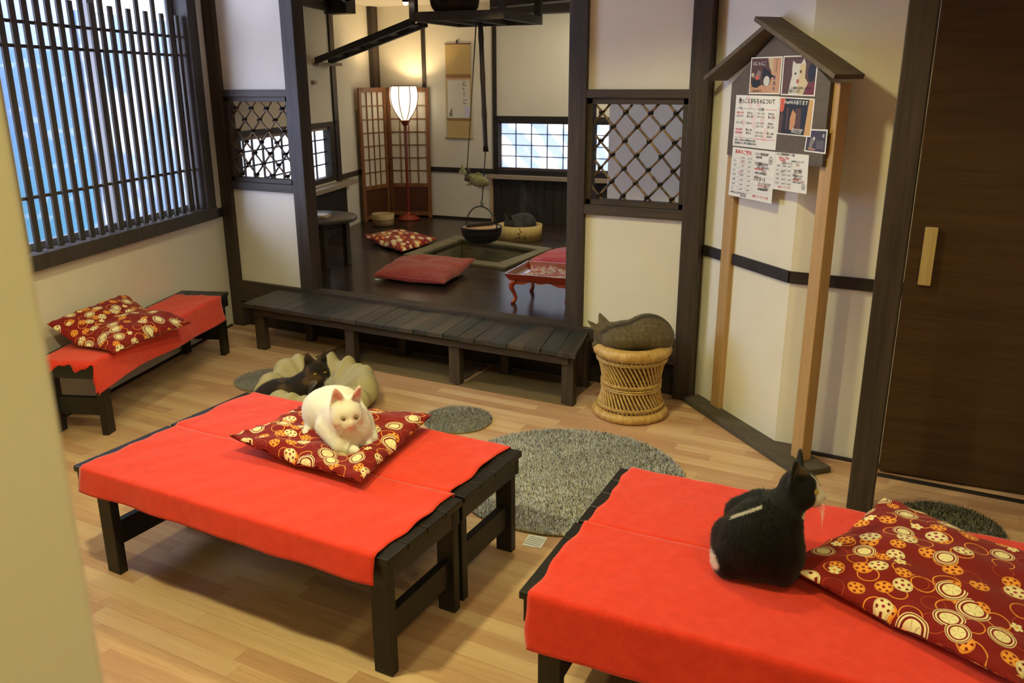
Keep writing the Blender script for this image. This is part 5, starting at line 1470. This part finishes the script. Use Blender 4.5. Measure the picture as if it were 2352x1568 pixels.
wc = sdf_obj('cat', white_cat, white_col, (-.26, -.17, -.02), (.27, .17, .29), .0042, W4, FURM, None, 'white cat crouching on the patterned cushion, facing the camera', 'cat',
    (34000, lambda P: np.where(head_q(P, WH, WR)[:, 0]**2+head_q(P, WH, WR)[:, 1]**2+head_q(P, WH, WR)[:, 2]**2 < .10**2, .004, .0065), .0010, fl_body, .22))
face_parts(wc, WH, WR, WS, (.28, .26, .06), (.72, .40, .36), openness=.42)

# ---- black and white cat, seen from behind, head turned to the right
BWO = Vector((-.345, 2.06, BH+.008))
cdir = Vector((BWO.x, BWO.y, 0)).normalized()               # away from the camera
rdir = Vector((cdir.y, -cdir.x, 0))                          # picture right
B4 = frame(BWO, cdir)                                        # local x away, y left, z up
BHd = (.07, -.080, .224); BR = rotm(math.radians(-98), math.radians(3), math.radians(0))
def bw_cat(P):
    d = ellipsoid(P, (-.010, .012, .075), (.098, .108, .085))
    d = smin(d, ellipsoid(P, (-.005, .004, .118), (.085, .086, .085)), .05)
    d = smin(d, ellipsoid(P, (-.01, -.062, .055), (.085, .040, .06)), .035)
    d = smin(d, ellipsoid(P, (.01, .098, .080), (.050, .036, .05)), .012)
    d = smin(d, ellipsoid(P, (-.03, .085, .035), (.06, .042, .04)), .03)
    d = smin(d, ellipsoid(P, (.03, -.045, .145), (.06, .046, .055)), .035)
    d = smin(d, ellipsoid(P, (.06, .072, .132), (.042, .034, .034)), .010)
    d = smin(d, capsule(P, (.03, -.03, .150), (.065, -.070, .205), .050, .042), .03)
    d = smin(d, capsule(P, (.09, .02, .14), (.10, .02, .02), .035, .025), .03)
    d = smin(d, capsule(P, (.10, -.05, .13), (.10, -.05, .02), .032, .022), .03)
    d = smin(d, ellipsoid(P, (.075, .0, .11), (.06, .075, .08)), .04)
    d = smin(d, head_sdf(P, BHd, BR, 1.0, earback=.15), .018)
    return d
def bw_col(P):
    q = head_q(P, BHd, BR, 1.0)
    c = np.tile(np.array((.0035, .003, .0028)), (len(P), 1))
    c = blend(c, (.035, .026, .016), sst(nz3(P, 25, 1), .3, .9)*.25)
    wht = np.array((.80, .76, .66))
    inh = (q**2).sum(1) < .085**2
    muz = sst(q[:, 0]*1.0-np.abs(q[:, 1])*.55-q[:, 2]*.15, .026, .036)*inh*(q[:, 2] < .045)
    bl = sst(-np.abs(q[:, 1])-.25*np.maximum(q[:, 2], 0), -.016, -.009)*sst(q[:, 0], .018, .028)*inh*(q[:, 2] < .05)
    c = blend(c, wht, np.clip(np.maximum(muz, bl), 0, 1))
    chn = sst(-q[:, 2]-.35*np.abs(q[:, 1])+.35*q[:, 0], .036, .046)*inh*(q[:, 0] > -.02)
    c = blend(c, wht, np.clip(chn, 0, 1))
    bib = np.exp(-((P[:, 0]-.085)/.06)**2-((P[:, 1]+.095)/.045)**2-((P[:, 2]-.150)/.055)**2)
    c = blend(c, wht, sst(bib, .45, .7))
    leg = np.exp(-((P[:, 0]+.05)/.08)**2-((P[:, 1]-.128)/.045)**2-((P[:, 2]-.042)/.028)**2)
    c = blend(c, (.80, .70, .66), sst(leg, .5, .7))
    ln_ = np.exp(-((P[:, 2]+.5*P[:, 0]-(.152+(.07-P[:, 1])*.58))/.0065)**2)*(P[:, 1] > .010)*(P[:, 1] < .085)*(P[:, 2] > .09)
    c = blend(c, (.62, .58, .5), sst(ln_, .4, .8)*.8)
    ein = sst(q[:, 2], .042, .052)*(q[:, 1] < 0)*sst(q[:, 0]-.0*q[:, 2], -.010, -.004)
    c = blend(c, (.16, .10, .065), ein*.7*inh)
    return c
def fl_bw(P): return np.stack([-.3*np.ones(len(P)), P[:, 1]*2, -np.ones(len(P))], 1)
bwc = sdf_obj('cat', bw_cat, bw_col, (-.14, -.21, -.02), (.20, .18, .42), .0042, B4, FURM, None, 'black and white cat sitting with its back turned on the near right red cloth', 'cat',
    (30000, lambda P: np.where((head_q(P, BHd, BR)**2).sum(1) < .095**2, .004, .009), .0010, fl_bw, .3))
face_parts(bwc, BHd, BR, 1.0, (.45, .36, .05), (.62, .38, .34), openness=.85)

# ---- bean bag
BGX, BGY = -2.925, 3.26
def bag_fn(n):
    f = n.noise(n.pos(), 320, 2); return {'col': n.mix(f.step(.3, .7), (.40, .345, .19), (.46, .40, .23)), 'bump': (f, .15, .001)}
M['bag'] = mat('beige_cotton', rough=.85, fn=bag_fn, spec=.2)
toc = Vector((-BGX, -BGY, 0)).normalized(); ang0 = math.atan2(toc.y, toc.x)
prof = [(0.0, .006), (.24, .004), (.30, .012), (.335, .05), (.343, .10), (.335, .15), (.315, .195), (.285, .222), (.250, .220), (.220, .195), (.18, .15), (.12, .115), (.05, .105), (0, .103)]
m = MB(); NA_ = 160; vs = []
for i, (r, z) in enumerate(prof):
    for j in range(NA_):
        a = 2*PI*j/NA_; rel = a-ang0
        back = .5-.5*math.cos(rel)                      # 0 at camera side, 1 at far side
        left = math.sin(rel)
        hs_ = .66+.28*back
        zz = z*hs_ if z > .02 else z
        k = max(0, min(1, (z-.06)/.12))
        wr = (1.3-2.6*abs(math.sin(a*4.5+1.3*math.sin(a*3+1)))**.7+.7*math.sin(a*17+1.5*math.sin(a*5)))
        rr = r*.95*(1+.03*k*wr)
        if i >= 6: zz += .013*k*wr*(1 if i < 11 else .3); rr *= 1+.015*math.sin(a*23)
        if 3 <= i <= 6: rr += .006*math.sin(a*13+2*math.sin(a*4))
        vs.append((BGX+rr*math.cos(a)*1.0, BGY+rr*math.sin(a)*1.0, zz))
m.add(vs, [(i*NA_+j, i*NA_+(j+1) % NA_, (i+1)*NA_+(j+1) % NA_, (i+1)*NA_+j) for i in range(len(prof)-1) for j in range(NA_)], 0, True)
bag = mesh_obj('bean_bag', m, M['bag'], None)
md = bag.modifiers.new('sub', 'SUBSURF'); md.levels = 1; md.render_levels = 1
tag(bag, 'crumpled beige bean bag with a dark cat lying in it', 'bean bag')

# ---- tortoiseshell cat in the bean bag
TO = Vector((-2.975, 3.13, .052)); e1w = Vector((.883, .469, 0)); 
T4 = frame(TO, (.638, .669)) @ Matrix.Scale(1.14, 4)
TH_ = (.115, -.01, .145); TRm = rotm(math.radians(-77), math.radians(6), math.radians(0))
def tort(P):
    d = ellipsoid(P, (-.035, 0, .055), (.115, .085, .065))
    d = smin(d, ellipsoid(P, (-.10, .0, .04), (.075, .085, .055)), .04)
    d = smin(d, ellipsoid(P, (.07, 0, .065), (.07, .07, .065)), .04)
    d = smin(d, capsule(P, (.07, 0, .09), TH_, .055, .042), .03)
    d = smin(d, capsule(P, (.08, -.05, .03), (.17, -.05, .01), .026, .02), .02)
    d = smin(d, capsule(P, (-.14, -.03, .03), (-.06, -.10, .02), .018, .014), .02)
    d = smin(d, head_sdf(P, TH_, TRm, 1.0), .018)
    return d
def tort_col(P):
    q = head_q(P, TH_, TRm)
    c = np.tile(np.array((.020, .013, .009)), (len(P), 1))
    c = blend(c, (.14, .075, .03), sst(nz3(P, 28, 3)+.4*nz3(P, 70, 1), .18, .7)*.65)
    ear = sst(q[:, 2], .044, .056)*sst(q[:, 0], -.012, -.006)
    return blend(c, (.10, .06, .045), ear*.6*((q**2).sum(1) < .13**2))
tc = sdf_obj('cat', tort, tort_col, (-.30, -.15, -.02), (.25, .15, .28), .0046, T4, FURM, None, 'dark tortoiseshell cat lying in the beige bean bag', 'cat',
    (14000, lambda P: np.full(len(P), .010), .0012, fl_body, .35))
face_parts(tc, TH_, TRm, 1.0, (.50, .38, .04), (.05, .03, .025), openness=.52)

# ---- tabby asleep on the stool
A4 = frame((SX, SY, .372), (-.883, -.469))          # local x = picture left
AH = (.148, -.005, .065); AR = rotm(math.radians(-65), math.radians(38), math.radians(-22))
def tab(P):
    d = ellipsoid(P, (-.075, .012, .075), (.112, .105, .092))
    d = smin(d, ellipsoid(P, (-.12, .03, .05), (.085, .09, .07)), .04)
    d = smin(d, ellipsoid(P, (.03, .03, .052), (.125, .105, .065)), .05)
    d = smin(d, ellipsoid(P, (.08, .055, .045), (.085, .07, .055)), .04)
    d = smin(d, ellipsoid(P, (.02, -.07, .03), (.13, .05, .045)), .04)
    d = smin(d, capsule(P, (.06, .0, .065), AH, .06, .045), .03)
    d = smin(d, capsule(P, (.10, .03, .03), (.178, .012, .010), .026, .019), .02)
    d = smin(d, ellipsoid(P, (.188, .010, .008), (.022, .02, .014)), .01)
    d = smin(d, head_sdf(P, AH, AR, 1.0, closed=True), .018)
    return d
def tab_col(P):
    q = head_q(P, AH, AR)
    c = np.tile(np.array((.13, .10, .058)), (len(P), 1))
    c = blend(c, (.22, .17, .10), sst(nz3(P, 120, 1), 0, .9)*.5)
    st_ = np.exp(-((P[:, 1]-.042-.012*np.sin(P[:, 0]*9))/.017)**2)*sst(P[:, 2], .05, .09)
    c = blend(c, (.018, .012, .008), st_*.85)
    c = blend(c, (.05, .035, .022), sst(np.sin(P[:, 0]*70+4*nz3(P, 12, 2)), .55, 1)*.15*(P[:, 0] > -.2))
    c = blend(c, (.16, .10, .06), sst(-P[:, 1], .03, .09)*.3)
    ear = sst(q[:, 2], .044, .056)*sst(q[:, 0], -.012, -.006)*((q**2).sum(1) < .13**2)
    c = blend(c, (.22, .12, .07), ear*.8)
    return c
def fl_tab(P): return np.stack([-np.ones(len(P)), .3*np.ones(len(P)), -.5*np.ones(len(P))], 1)
sdf_obj('cat', tab, tab_col, (-.24, -.16, -.02), (.25, .18, .24), .0044, A4, FURM, None, 'brown tabby cat asleep on the rattan stool', 'cat',
    (20000, lambda P: np.full(len(P), .007), .0011, fl_tab, .3))

# ---- grey cat in the tub
G4 = frame((TX-.02, TY+.01, .352), (-.883, -.469))
GH_ = (.075, .05, .125); GR_ = rotm(math.radians(35), math.radians(30), 0)
def greyc(P):
    d = ellipsoid(P, (-.02, 0, .085), (.14, .12, .115))
    d = smin(d, ellipsoid(P, (-.07, 0, .12), (.075, .08, .075)), .05)
    d = smin(d, capsule(P, (.02, .03, .12), GH_, .06, .045), .03)
    return smin(d, head_sdf(P, GH_, GR_, 1.0, closed=True), .02)
def grey_col(P):
    c = np.tile(np.array((.030, .028, .028)), (len(P), 1))
    c = blend(c, (.07, .065, .065), sst(nz3(P, 30, 2), .1, .8)*.6)
    q = head_q(P, GH_, GR_); return blend(c, (.10, .055, .04), sst(q[:, 0], .02, .05)*((q**2).sum(1) < .08**2)*.6)
sdf_obj('cat', greyc, grey_col, (-.20, -.17, -.02), (.20, .17, .26), .0056, G4, FURM, None, 'dark grey cat curled up in the yellow tub by the hearth', 'cat',
    (6000, lambda P: np.full(len(P), .010), .0014, fl_body, .35))
# ---- cat on the rack
R4 = frame((-3.47, 5.62, SZ+.064), (-.95, -.2))
RH_ = (.16, .03, .16); RR_ = rotm(2.6, 0, 0)
def rackc(P):
    d = ellipsoid(P, (-.02, 0, .085), (.155, .115, .10))
    d = smin(d, ellipsoid(P, (-.10, 0, .075), (.085, .10, .085)), .05); d = smin(d, ellipsoid(P, (.10, 0, .085), (.07, .085, .085)), .05)
    return smin(d, head_sdf(P, RH_, RR_, 1.0, closed=True), .03)
def rack_col(P):
    c = np.tile(np.array((.055, .038, .022)), (len(P), 1))
    return blend(c, (.010, .008, .006), sst(nz3(P, 26, 5)+.8*sst(P[:, 2], .02, .14)-.3, 0, .7)*.9)
sdf_obj('cat', rackc, rack_col, (-.22, -.15, -.02), (.25, .15, .30), .0056, R4, FURM, None, 'dark tabby cat lying on the rack under the ceiling', 'cat',
    (6000, lambda P: np.full(len(P), .012), .0014, fl_body, .35))
